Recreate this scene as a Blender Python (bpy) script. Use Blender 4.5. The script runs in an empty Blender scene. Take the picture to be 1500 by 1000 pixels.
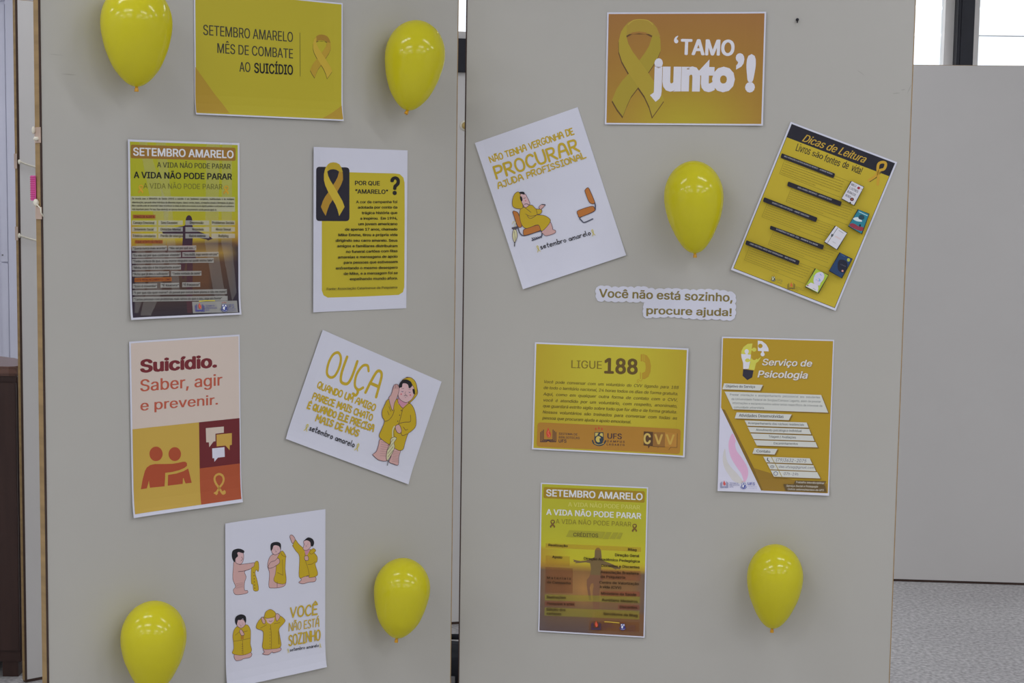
import bpy, bmesh, math, random
from mathutils import Vector, Matrix
from mathutils.geometry import tessellate_polygon
random.seed(7)
sc = bpy.context.scene
COL = sc.collection
# ------------------------------------------------------------------ camera, world, light, exposure
H = 1.56                                    # eye height
F = 2276.64                                 # focal length, px of a 1500 px wide frame
RX = Vector((0.99988641, 0.00140605, 0.01500606))
RY = Vector((-0.01507179, 0.09327956, 0.99552587))
RZ = Vector((0.0, -0.99563896, 0.09329016))
cd = bpy.data.cameras.new('camera'); cam = bpy.data.objects.new('camera', cd); COL.objects.link(cam)
cd.sensor_width = 36; cd.lens = F / 1500 * 36; cd.clip_start = .05
cam.matrix_world = Matrix(((RX[0], RY[0], RZ[0], 0), (RX[1], RY[1], RZ[1], 0), (RX[2], RY[2], RZ[2], H), (0, 0, 0, 1)))
sc.camera = cam
def ray(px, py): return RX * ((px - 750) / F) + RY * ((500 - py) / F) - RZ
def at(px, py, Y):
    r = ray(px, py); k = Y / r.y
    return Vector((r.x * k, Y, H + r.z * k))
sc.view_settings.view_transform = 'Standard'; sc.view_settings.look = 'None'
sc.view_settings.gamma = 1; sc.view_settings.use_curve_mapping = False
sc.view_settings.exposure = 0.0
w = bpy.data.worlds.new('overcast_sky'); sc.world = w; w.use_nodes = True
w.node_tree.nodes['Background'].inputs[0].default_value = (.93, .96, 1, 1)
w.node_tree.nodes['Background'].inputs[1].default_value = 1.5
LAMP_W = 13.0
for lx in (-3.4, -1.25, 1.25, 3.4):
    for ly in (-3.2, -1.4, .3, 1.9, 4.3, 6.2, 7.8):
        ld = bpy.data.lights.new('ceiling_tube_light', 'AREA'); ld.shape = 'RECTANGLE'; ld.size = 1.2; ld.size_y = .16
        ld.energy = LAMP_W * (1.15 if lx > 2 else 1) * (.62 if ly > 3 else .62 if ly > 1 else 1.12); ld.color = (.905, .935, 1.045)
        lo = bpy.data.objects.new('ceiling_tube_light', ld); lo.location = (lx, ly, 3.02); COL.objects.link(lo)
# ------------------------------------------------------------------ materials
def lin(c): c /= 255; return c / 12.92 if c <= .04045 else ((c + .055) / 1.055) ** 2.4
PAPER = (180, 182, 196)
def alb(c, k=.8): return tuple(min(.9, lin(a) / lin(b) * k) for a, b in zip(c, (181, 183, 188)))
def mat(name, c, rough=.6, spec=.4, noise=0, scale=8, bump=0, stretch=None, metal=0):
    m = bpy.data.materials.new(name); m.use_nodes = True; nt = m.node_tree; b = nt.nodes['Principled BSDF']
    b.inputs['Base Color'].default_value = (*c, 1); b.inputs['Roughness'].default_value = rough
    b.inputs['Specular IOR Level'].default_value = spec; b.inputs['Metallic'].default_value = metal
    if noise or bump:
        tc = nt.nodes.new('ShaderNodeTexCoord'); mp = nt.nodes.new('ShaderNodeMapping'); n = nt.nodes.new('ShaderNodeTexNoise')
        nt.links.new(tc.outputs['Object'], mp.inputs[0]); nt.links.new(mp.outputs[0], n.inputs['Vector'])
        if stretch: mp.inputs['Scale'].default_value = stretch
        n.inputs['Scale'].default_value = scale; n.inputs['Detail'].default_value = 5
        if noise:
            r = nt.nodes.new('ShaderNodeValToRGB'); nt.links.new(n.outputs['Fac'], r.inputs[0])
            r.color_ramp.elements[0].position = .3; r.color_ramp.elements[1].position = .7
            r.color_ramp.elements[0].color = (*[v * (1 - noise) for v in c], 1)
            r.color_ramp.elements[1].color = (*[min(1, v * (1 + noise)) for v in c], 1)
            nt.links.new(r.outputs[0], b.inputs['Base Color'])
        if bump:
            bp = nt.nodes.new('ShaderNodeBump'); bp.inputs['Strength'].default_value = bump; bp.inputs['Distance'].default_value = .002
            nt.links.new(n.outputs['Fac'], bp.inputs['Height']); nt.links.new(bp.outputs[0], b.inputs['Normal'])
    return m
M = {
 'laminate': mat('grey_laminate', alb((152, 151, 147)), .42, .35, .025, 2.2, .05),
 'laminate_back': mat('blue_grey_laminate', alb((171, 170, 170)), .45, .35, .02, 2),
 'edge_wood': mat('edge_wood', alb((132, 110, 76)), .6, .3, .16, 9, .1, (6, 6, .35)),
 'dark_groove': mat('dark_groove', alb((58, 46, 42)), .8, .2, .1, 20),
 'cabinet_wood': mat('dark_wood', alb((50, 34, 30)), .38, .4, .15, 7, .05, (5, 5, .5)),
 'cabinet_top': mat('dark_wood_top', alb((92, 66, 58)), .3, .5, .1, 7, .05, (.5, 5, 5)),
 'white_paint': mat('white_paint', alb((176, 178, 194)), .45, .35, .015, 3),
 'cream': mat('cream_paint', (.86, .82, .77), .5, .3, .02, 5),
 'wall': mat('wall_paint', (.62, .62, .6), .8, .2, .02, 3, .05),
 'ceiling': mat('ceiling_paint', (.7, .7, .69), .85, .2, .02, 3),
 'black': mat('black_plastic', (.012, .012, .018), .5, .4, .2, 12),
 'black_cloth': mat('black_cloth', (.014, .014, .018), .9, .2, .3, 25, .3),
 'string': mat('white_string', alb((185, 182, 170)), .8, .2, .1, 60),
 'pink': mat('pink_plastic', alb((214, 84, 150)), .5, .4, .1, 40, .2),
 'pink_dark': mat('pink_plastic_ridge', alb((170, 50, 110)), .5, .4, .1, 40),
 'tape': mat('clear_tape', alb((165, 145, 132)), .3, .5, .1, 30),
 'tan': mat('tan_card', alb((150, 130, 80)), .6, .3, .05, 30),
 'shade_metal': mat('grey_metal', (.3, .3, .31), .4, .4, .05, 10, 0, None, .6),
}
def floor_mat():
    m = bpy.data.materials.new('speckled_floor'); m.use_nodes = True; nt = m.node_tree; b = nt.nodes['Principled BSDF']
    tc = nt.nodes.new('ShaderNodeTexCoord')
    def noise(s, d): 
        n = nt.nodes.new('ShaderNodeTexNoise'); n.inputs['Scale'].default_value = s; n.inputs['Detail'].default_value = d
        nt.links.new(tc.outputs['Object'], n.inputs['Vector']); return n
    def ramp(src, p0, c0, p1, c1):
        r = nt.nodes.new('ShaderNodeValToRGB'); nt.links.new(src, r.inputs[0]); e = r.color_ramp.elements
        e[0].position = p0; e[0].color = (*c0, 1); e[1].position = p1; e[1].color = (*c1, 1); return r
    a = ramp(noise(70, 4).outputs['Fac'], .35, (.34, .325, .31), .68, (.58, .56, .54))
    c = ramp(noise(1.6, 3).outputs['Fac'], .3, (.86, .85, .86), .7, (1, 1, 1))
    v = nt.nodes.new('ShaderNodeTexVoronoi'); v.inputs['Scale'].default_value = 55; nt.links.new(tc.outputs['Object'], v.inputs['Vector'])
    s = ramp(v.outputs['Distance'], .08, (.55, .53, .5), .2, (1, 1, 1))
    x1 = nt.nodes.new('ShaderNodeMixRGB'); x1.blend_type = 'MULTIPLY'; x1.inputs[0].default_value = 1
    x2 = nt.nodes.new('ShaderNodeMixRGB'); x2.blend_type = 'MULTIPLY'; x2.inputs[0].default_value = .7
    nt.links.new(a.outputs[0], x1.inputs[1]); nt.links.new(c.outputs[0], x1.inputs[2])
    nt.links.new(x1.outputs[0], x2.inputs[1]); nt.links.new(s.outputs[0], x2.inputs[2])
    nt.links.new(x2.outputs[0], b.inputs['Base Color']); b.inputs['Roughness'].default_value = .75
    return m
M['floor'] = floor_mat()
def ink_mat(name, alpha=1):
    m = bpy.data.materials.new(name); m.use_nodes = True; nt = m.node_tree; b = nt.nodes['Principled BSDF']
    at_ = nt.nodes.new('ShaderNodeVertexColor'); at_.layer_name = 'Col'
    nt.links.new(at_.outputs[0], b.inputs['Base Color']); b.inputs['Roughness'].default_value = .5
    b.inputs['Specular IOR Level'].default_value = .3; b.inputs['Alpha'].default_value = alpha
    return m
INK = ink_mat('printed_ink'); SHEER = ink_mat('sheer_printed_ink', .4); SHEER2 = ink_mat('thin_sheer_ink', .28); FAINT = ink_mat('faint_printed_ink', .13)
M['paper'] = mat('white_paper', alb(PAPER), .6, .3, .02, 6, .04)
def balloon_mat():
    m = bpy.data.materials.new('yellow_latex'); m.use_nodes = True; nt = m.node_tree; b = nt.nodes['Principled BSDF']
    c = (.88, .81, .03, 1)
    b.inputs['Base Color'].default_value = c; b.inputs['Roughness'].default_value = .13; b.inputs['Specular IOR Level'].default_value = .55
    tr = nt.nodes.new('ShaderNodeBsdfTranslucent'); tr.inputs[0].default_value = c
    mx = nt.nodes.new('ShaderNodeMixShader'); mx.inputs[0].default_value = .35
    n = nt.nodes.new('ShaderNodeTexNoise'); n.inputs['Scale'].default_value = 3
    nt.links.new(b.outputs[0], mx.inputs[1]); nt.links.new(tr.outputs[0], mx.inputs[2])
    nt.links.new(mx.outputs[0], nt.nodes['Material Output'].inputs[0]); return m
M['latex'] = balloon_mat(); M['latex_knot'] = mat('orange_latex_knot', (.75, .36, .01), .35, .5, .1, 30)
def glass_mat():
    m = bpy.data.materials.new('window_glass'); m.use_nodes = True; nt = m.node_tree; nt.nodes.remove(nt.nodes['Principled BSDF'])
    t = nt.nodes.new('ShaderNodeBsdfTransparent'); t.inputs[0].default_value = (.93, .95, .97, 1)
    g = nt.nodes.new('ShaderNodeBsdfGlossy'); g.inputs['Roughness'].default_value = .03
    x = nt.nodes.new('ShaderNodeMixShader'); x.inputs[0].default_value = .05
    nt.links.new(t.outputs[0], x.inputs[1]); nt.links.new(g.outputs[0], x.inputs[2]); nt.links.new(x.outputs[0], nt.nodes['Material Output'].inputs[0]); return m
M['glass'] = glass_mat()
# ------------------------------------------------------------------ mesh helpers
def link(name, me, m=None, parent=None, mw=None):
    o = bpy.data.objects.new(name, me); COL.objects.link(o)
    if m: me.materials.append(m)
    if parent: o.parent = parent
    elif mw is not None: o.matrix_world = mw
    return o
def tag(o, label, cat, group=None):
    o['label'] = label; o['category'] = cat
    if group: o['group'] = group
    return o
def bm_obj(name, bm, m, parent=None, mw=None, smooth=False):
    me = bpy.data.meshes.new(name); bm.normal_update(); bm.to_mesh(me); bm.free()
    if smooth:
        for p in me.polygons: p.use_smooth = True
    return link(name, me, m, parent, mw)
def add_box(bm, a, b, bev=0):
    r = bmesh.ops.create_cube(bm, size=1)
    for v in r['verts']:
        v.co = Vector([(a[i] + b[i]) / 2 + v.co[i] * (b[i] - a[i]) for i in range(3)])
    if bev: bmesh.ops.bevel(bm, geom=list({e for v in r['verts'] for e in v.link_edges}), offset=bev, segments=2, affect='EDGES')
def box(name, a, b, m, parent=None, mw=None, bev=0):
    bm = bmesh.new(); add_box(bm, a, b, bev); return bm_obj(name, bm, m, parent, mw)
def tube(name, pts, r, m, parent=None, mw=None, n=8):
    bm = bmesh.new(); rings = []
    for i, p in enumerate(pts):
        p = Vector(p); d = (Vector(pts[min(i + 1, len(pts) - 1)]) - Vector(pts[max(i - 1, 0)])).normalized()
        a = d.orthogonal().normalized() if not rings else (pa - d * pa.dot(d)).normalized(); pa = a; b = d.cross(a)
        rings.append([bm.verts.new(p + (a * math.cos(k * 6.2832 / n) + b * math.sin(k * 6.2832 / n)) * r) for k in range(n)])
    for A, B in zip(rings, rings[1:]):
        for k in range(n): bm.faces.new((A[k], A[(k + 1) % n], B[(k + 1) % n], B[k]))
    bm.faces.new(rings[0][::-1]); bm.faces.new(rings[-1])
    return bm_obj(name, bm, m, parent, mw, True)
def struct(o): o['kind'] = 'structure'; return o
# ------------------------------------------------------------------ room
X0, X1, Y0, Y1, ZC = -4.2, 4.8, -5.0, 9.0, 3.1
struct(box('floor', (X0, Y0, -.1), (X1, Y1, 0), M['floor']))
struct(box('ceiling', (X0, Y0, ZC), (X1, Y1, ZC + .1), M['ceiling']))
struct(box('wall_left', (X0 - .1, Y0, 0), (X0, Y1, ZC), M['wall']))
struct(box('wall_right', (X1, Y0, 0), (X1 + .1, Y1, ZC), M['wall']))
struct(box('wall_front', (X0, Y0 - .1, 0), (X1, Y0, ZC), M['wall']))
wx0 = -1.3; wl = at(1385, 50, Y1).x; wd0 = at(1398.5, 50, Y1).x; wd1 = at(1422.5, 50, Y1).x; wr = at(1435.5, 50, Y1).x; wx1 = 4.4; wz0, wz1 = 1.0, 2.95
bm = bmesh.new()
add_box(bm, (X0, Y1, 0), (wx0, Y1 + .15, ZC)); add_box(bm, (wx1, Y1, 0), (X1, Y1 + .15, ZC))
add_box(bm, (wx0, Y1, 0), (wx1, Y1 + .15, wz0)); add_box(bm, (wx0, Y1, wz1), (wx1, Y1 + .15, ZC))
struct(bm_obj('wall_back', bm, M['wall']))
for nm, a, b in (('window_1', wx0, wd0), ('window_2', wd1, wx1)):
    fr = bmesh.new(); t = wd0 - wl if nm == 'window_1' else wr - wd1
    la, lb = (.05, t) if nm == 'window_1' else (t, .05)
    add_box(fr, (a, Y1 + .02, wz0), (a + la, Y1 + .1, wz1)); add_box(fr, (b - lb, Y1 + .02, wz0), (b, Y1 + .1, wz1))
    add_box(fr, (a + la, Y1 + .02, wz0), (b - lb, Y1 + .1, wz0 + .05)); add_box(fr, (a + la, Y1 + .02, wz1 - .05), (b - lb, Y1 + .1, wz1))
    o = struct(bm_obj(nm, fr, M['cream']))
    box('glass_pane', (a + la, Y1 + .055, wz0 + .05), (b - lb, Y1 + .061, wz1 - .05), M['glass'], o)
    if nm == 'window_2':
        z = at(1465, 50, Y1).z; box('glazing_bar', (a + la, Y1 + .10, z - .003), (b - lb, Y1 + .105, z + .003), M['cream'], o)
bm = bmesh.new(); add_box(bm, (wd0, Y1 - .06, 0), (wd1, Y1 + .12, ZC), .004)
add_box(bm, (wd0 + .018, Y1 - .066, 0), (wd0 + .028, Y1 - .055, ZC))
struct(bm_obj('trim_1', bm, M['black']))
# door at the far left of the back wall
dx = at(13.5, 200, Y1).x
bm = bmesh.new(); add_box(bm, (dx, Y1 - .05, 0), (dx + .16, Y1, 2.75), .004); add_box(bm, (dx - 1.0, Y1 - .05, 2.62), (dx, Y1, 2.75), .004); add_box(bm, (dx - 1.16, Y1 - .05, 0), (dx - 1.0, Y1, 2.75), .004)
struct(bm_obj('trim_2', bm, M['white_paint']))
xs = at(2.3, 200, Y1).x; zs = at(8, 384, Y1).z
d = struct(box('door_1', (dx - 1.0, Y1 - .03, .01), (dx, Y1 - .002, 2.62), M['white_paint']))
bm = bmesh.new(); add_box(bm, (xs, Y1 - .042, .02), (dx - .004, Y1 - .03, zs - .004), .002); add_box(bm, (xs, Y1 - .042, zs + .004), (dx - .004, Y1 - .03, 2.6), .002)
add_box(bm, (dx - .99, Y1 - .042, .02), (dx - .9, Y1 - .03, 2.6), .002); bm_obj('stile', bm, M['white_paint'], d)
bm = bmesh.new(); add_box(bm, (at(7.5, 373, Y1).x - .004, Y1 - .05, at(8, 373, Y1).z - .004), (at(7.5, 373, Y1).x + .004, Y1 - .042, at(8, 373, Y1).z + .004), .002); bm_obj('screw', bm, M['shade_metal'], d)
# ------------------------------------------------------------------ display panels
class Panel:
    def __init__(s, org, yaw):
        a = math.radians(yaw); s.o = Vector(org); s.u = Vector((math.cos(a), math.sin(a), 0)); s.v = Vector((0, 0, 1)); s.n = s.u.cross(s.v)
    def mw(s, a, z, t=0, off=0):                       # frame on the face: centre (a, z), turned by t
        c, q = math.cos(t), math.sin(t); X = s.u * c + s.v * q; Y = -s.u * q + s.v * c; P = s.o + s.u * a + s.v * z + s.n * off
        return Matrix(((X[0], Y[0], s.n[0], P[0]), (X[1], Y[1], s.n[1], P[1]), (X[2], Y[2], s.n[2], P[2]), (0, 0, 0, 1)))
    def hit(s, px, py, off=0):
        r = ray(px, py); P0 = s.o + s.n * off; e = Vector((0, 0, H)); k = (P0 - e).dot(s.n) / r.dot(s.n); return e + r * k
def make_panel(name, P, a0, a1, h, label, m=M['laminate'], lip=.0016, grp=None, T=.022, bead=.0004):
    mw = P.mw((a0 + a1) / 2, 0); W = (a1 - a0) / 2 - lip
    o = box(name, (-W, .01, -T), (W, h - lip, 0), m, None, mw)
    tag(o, label, 'display panel', grp)
    for sgn in (-1, 1):
        box('edge_strip', (min(sgn * W, sgn * (W + lip)), .006, -T), (max(sgn * W, sgn * (W + lip)), h, .0004), M['edge_wood'], o)
        if sgn < 0: box('edge_bead', (min(sgn * (W - bead), sgn * (W + lip + .0003)), .006, -.0035), (max(sgn * (W - bead), sgn * (W + lip + .0003)), h, .0012), M['dark_groove'], o, bev=.0004)
    box('edge_strip', (-W, h - lip, -T), (W, h, 0), M['edge_wood'], o)
    box('base_rail', (-W, 0, -T + .002), (W, .01, -.002), M['dark_groove'], o)
    return o
PL = Panel((0, 3.1101966, 0), 40.13265); PR = Panel((0, 3.01240980, 0), -8.84691622)
left_panel = make_panel('display_panel', PL, -.9816, -.1461, 2.12, 'grey display panel on the left, angled, carrying four balloons and six sheets')
right_panel = make_panel('display_panel', PR, -.0984, .7405, 2.12, 'grey display panel on the right, nearly face on, with the seven paper notices')
b0 = Vector((-.9716 * H, 3.085 * H, 0)); p = at(47, 995, 1); rr = ray(47, 998); k = -H / rr.z; b0 = Vector((rr.x * k, rr.y * k, 0))
PB = Panel(b0, 40); make_panel('display_panel', PB, -.022, .80, 1.367 * H, 'narrow sliver of grey display panel with wooden edge behind the left panel', M['laminate_back'], bead=.004)
rr = ray(672, 914); k = -H / rr.z; PG = Panel((rr.x * k, rr.y * k, 0), 13)
make_panel('display_panel', PG, -.60, .22, 1.367 * H, 'pale panel glimpsed through the gap between the two front panels', M['laminate_back'])
rr = ray(1340, 852); k = -H / rr.z; PK = Panel((rr.x * k, rr.y * k, 0), -3.9)
make_panel('display_panel', PK, -.24, .60, 1.35 * H, 'plain grey panel at the far right below the bright window', M['laminate_back'])
M['scuff'] = mat('scuff_grey', alb((139, 138, 134)), .7, .2, .1, 60)
def scuffs(P, root, mid, lines):
    bm = bmesh.new()
    for (xa, ya), (xb, yb), wd in lines:
        A = P.hit(xa, ya); B = P.hit(xb, yb); A = Vector(((A - P.o).dot(P.u) - mid, A.z)); B = Vector(((B - P.o).dot(P.u) - mid, B.z)); n = Vector((-(B - A).y, (B - A).x)).normalized() * wd / 2
        lo = [bm.verts.new((q.x, q.y, 0)) for q in (A - n * .3, (A + B) / 2 - n, B - n * .3, B + n * .3, (A + B) / 2 + n, A + n * .3)]
        hi = [bm.verts.new((v.co.x, v.co.y, .00015)) for v in lo]
        bm.faces.new(hi)
        for i in range(6): bm.faces.new((lo[i], lo[(i + 1) % 6], hi[(i + 1) % 6], hi[i]))
    bmesh.ops.recalc_face_normals(bm, faces=bm.faces[:]); o = bm_obj('scuff_mark', bm, M['scuff'], root); return o
for P_, o_, m_, l_ in ((PR, right_panel, .32105, ((1308, 137), (1318, 136), .002)), (PR, right_panel, .32105, ((1320, 132), (1326, 131), .002)), (PR, right_panel, .32105, ((1329, 137), (1335, 124), .0015)),
                       (PR, right_panel, .32105, ((1256, 103), (1266, 110), .0012)), (PL, left_panel, -.56385, ((72, 79), (92, 81), .0009)), (PL, left_panel, -.56385, ((90, 108), (112, 110), .0012))):
    scuffs(P_, o_, m_, [l_])
# ------------------------------------------------------------------ printed sheets
def fill(pts):
    return tessellate_polygon([[Vector((p[0], p[1], 0)) for p in pts]])
try:                                        # the interface face that ships inside Blender; the built-in face otherwise
    import os
    FONT = bpy.data.fonts.load(os.path.join(bpy.utils.system_resource('DATAFILES'), 'fonts', 'Inter.woff2'))
except Exception:
    FONT = None
_tc = {}; _gl = {}
import numpy as np
from mathutils.geometry import delaunay_2d_cdt
def _curve_mesh(body, off, sans, mode):
    c = bpy.data.curves.new('lettering', 'FONT'); c.body = body; c.resolution_u = 3; c.offset = off; c.fill_mode = mode
    if FONT and sans: c.font = FONT
    o = bpy.data.objects.new('lettering', c); COL.objects.link(o); bpy.context.view_layer.update()
    me = o.evaluated_get(bpy.context.evaluated_depsgraph_get()).to_mesh()
    V = [(v.co.x, v.co.y) for v in me.vertices]; E = [tuple(e.vertices) for e in me.edges]; P = [tuple(p.vertices) for p in me.polygons]
    bpy.data.objects.remove(o); bpy.data.curves.remove(c); return V, E, P
def glyph(ch, off, sans):
    """outline triangles and advance width of one character"""
    k = (ch, off, sans)
    if k in _gl: return _gl[k]
    wd = lambda t: (lambda V: max(v[0] for v in V) - min(v[0] for v in V))(_curve_mesh(t, 0, sans, 'NONE')[0])
    if ('HH', 0, sans) not in _gl: _gl[('HH', 0, sans)] = wd('HH')
    adv = wd('H' + ch + 'H') - _gl[('HH', 0, sans)]
    V, Fs = [], []
    if ch != ' ':
        V, E, P = _curve_mesh(ch, off, sans, 'BOTH' if off > 0 else 'NONE'); Fs = P
        if off <= 0:
            # walk the loops, triangulate, keep triangles with non-zero winding
            nx = {}; adj = {}
            for a, b_ in E: adj.setdefault(a, []).append(b_); adj.setdefault(b_, []).append(a)
            r = delaunay_2d_cdt([Vector(v) for v in V], E, [], 0, 1e-6, False); V2 = [(v.x, v.y) for v in r[0]]; tri = [tuple(f) for f in r[2]]
            seen = set(); segs = []
            for s0 in range(len(V)):
                if s0 in seen or s0 not in adj: continue
                lo = [s0]; seen.add(s0); cur = s0
                while True:
                    nn = [q for q in adj[cur] if q not in seen]
                    if not nn: break
                    # keep the index order of the contour so its direction survives
                    cur = min(nn) if len(lo) == 1 else nn[0]; seen.add(cur); lo.append(cur)
                segs += [(V[lo[i]], V[lo[(i + 1) % len(lo)]]) for i in range(len(lo))]
            S = np.array(segs); C = np.array([[sum(V2[i][c] for i in t) / 3 for c in (0, 1)] for t in tri])
            x0, y0, x1, y1 = S[:, 0, 0], S[:, 0, 1], S[:, 1, 0], S[:, 1, 1]
            cy = C[:, 1:2]; cx = C[:, 0:1]; up = (y0 <= cy) & (y1 > cy); dn = (y0 > cy) & (y1 <= cy)
            with np.errstate(all='ignore'): xi = x0 + (cy - y0) / (y1 - y0) * (x1 - x0)
            hit = xi > cx; wn = (up & hit).sum(1) - (dn & hit).sum(1)
            V = V2; Fs = [t for t, k_ in zip(tri, wn) if k_ != 0]
    _gl[k] = (V, Fs, adv); return _gl[k]
def text_geo(body, off, sans=True):
    """two interleaved sets of letters, so that neighbours never share a plane"""
    k = (body, off, sans)
    if k not in _tc:
        sets = [([], []), ([], [])]; x = 0
        for i, ch in enumerate(body):
            V, Fs, adv = glyph(ch, off, sans); A, B = sets[i % 2]; n = len(A)
            A += [(a + x, b_) for a, b_ in V]; B += [tuple(n + q for q in f) for f in Fs]; x += adv
        _tc[k] = sets
    return _tc[k]
CAP = max(v[1] for v in glyph('H', 0, True)[0])
G = {}   # hand lettering: strokes in a 0..1 high box; '~' = smooth
def g(ch, w, s): G[ch] = (w, [(t.strip()[0] == '~', [tuple(float(q) for q in p.split(',')) for p in t.strip().lstrip('~').split()]) for t in s.split(';')])
g('A', .62, '~0,0 .08,.5 .2,.93 .38,1 .52,.85 .58,.4 .62,0;.07,.42 .58,.42')
g('B', .55, '0,0 0,1;~0,1 .4,.95 .42,.6 0,.53;~0,.53 .5,.48 .52,.08 0,0')
g('C', .55, '~.55,.82 .4,1 .15,.9 0,.5 .1,.1 .35,0 .55,.15')
g('D', .55, '0,0 .02,1;~.02,1 .4,.9 .55,.5 .4,.1 0,0')
g('E', .48, '.46,1 0,1 0,0 .48,0;0,.52 .4,.52')
g('F', .46, '.46,1 0,1 0,0;0,.52 .38,.52')
g('G', .6, '~.55,.85 .35,1 .1,.85 0,.45 .15,.05 .4,0 .58,.2 .58,.45;.35,.45 .6,.45')
g('H', .58, '0,0 0,1;.58,0 .58,1;0,.5 .58,.5')
g('I', .34, '.17,0 .17,1;0,1 .34,1;0,0 .34,0')
g('J', .45, '~.4,1 .42,.4 .3,.02 .1,.02 0,.22;.15,1 .55,1')
g('L', .48, '0,1 0,0 .48,.03'); g('M', .72, '0,0 .06,1 .36,.35 .66,1 .72,0')
g('N', .6, '0,0 0,1 .6,0 .6,1'); g('O', .6, '~.3,1 .08,.85 0,.5 .08,.12 .3,0 .52,.12 .6,.5 .52,.85 .3,1')
g('P', .52, '0,0 .02,1;~.02,1 .42,.97 .52,.75 .4,.5 .02,.45'); g('Q', .62, '~.3,1 .08,.85 0,.5 .08,.12 .3,0 .52,.12 .6,.5 .52,.85 .3,1;.36,.25 .62,-.08')
g('R', .56, '0,0 .02,1;~.02,1 .42,.97 .5,.75 .38,.52 .02,.48;.2,.48 .56,0')
g('S', .5, '~.48,.85 .3,1 .08,.9 .06,.66 .26,.52 .45,.36 .46,.12 .24,0 0,.14')
g('T', .52, '.26,0 .26,1;0,1 .52,1'); g('U', .58, '~0,1 0,.4 .1,.06 .3,0 .5,.08 .58,.4 .58,1'); g('V', .58, '0,1 .28,0 .58,1')
g('Z', .5, '0,1 .5,1 0,0 .5,0')
for a, b, c, dd in (('Ç', 'C', .25, ';~.28,0 .36,-.1 .3,-.24 .14,-.22'), ('Ã', 'A', 0, ';~.12,1.14 .24,1.26 .36,1.14 .5,1.24'), ('Ê', 'E', 0, ';.08,1.12 .24,1.32 .4,1.12'), ('É', 'E', 0, ';.15,1.12 .32,1.3'), ('Á', 'A', 0, ';.25,1.12 .45,1.3'), ('Ó', 'O', 0, ';.25,1.12 .42,1.3')):
    w_, s_ = G[b]; g('_', 1, dd[1:]); G[a] = (w_, s_ + G['_'][1])
g('a', .42, '~.4,.45 .2,.56 0,.35 .1,.02 .32,.1 .4,.35;.4,.52 .44,0'); g('b', .42, '0,1 .02,0;~.02,.1 .3,0 .42,.28 .3,.52 .02,.4')
g('e', .42, '~0,.28 .38,.34 .34,.54 .12,.52 0,.25 .14,0 .42,.1'); g('l', .12, '~0,1 0,.3 .12,.02'); g('m', .62, '0,.5 0,0;~0,.35 .18,.54 .3,.4 .3,0;~.3,.35 .48,.54 .6,.4 .62,0')
g('o', .42, '~.2,.54 0,.28 .2,0 .42,.28 .2,.54'); g('r', .32, '0,.52 .02,0;~.02,.3 .16,.52 .34,.46'); g('s', .34, '~.32,.48 .1,.54 .06,.34 .3,.2 .26,.02 0,.06')
g('t', .34, '~.15,.95 .14,.2 .2,.02 .34,.06;0,.6 .34,.62')
def smooth(p, n=4, closed=False):
    out = []; N = len(p)
    for i in range(N - 1):
        p0 = p[i - 1] if i else (p[-2] if p[0] == p[-1] else p[0]); p1 = p[i]; p2 = p[i + 1]; p3 = p[i + 2] if i + 2 < N else (p[1] if p[0] == p[-1] else p[-1])
        for k in range(n):
            t = k / n
            out.append(tuple(.5 * (2 * p1[j] + (p2[j] - p0[j]) * t + (2 * p0[j] - 5 * p1[j] + 4 * p2[j] - p3[j]) * t * t + (3 * p1[j] - p0[j] - 3 * p2[j] + p3[j]) * t ** 3) for j in (0, 1)))
    out.append(p[-1]); return out
def curve(pts): return smooth(list(pts) + [pts[0]], 4)[:-1]     # smooth closed outline
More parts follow.
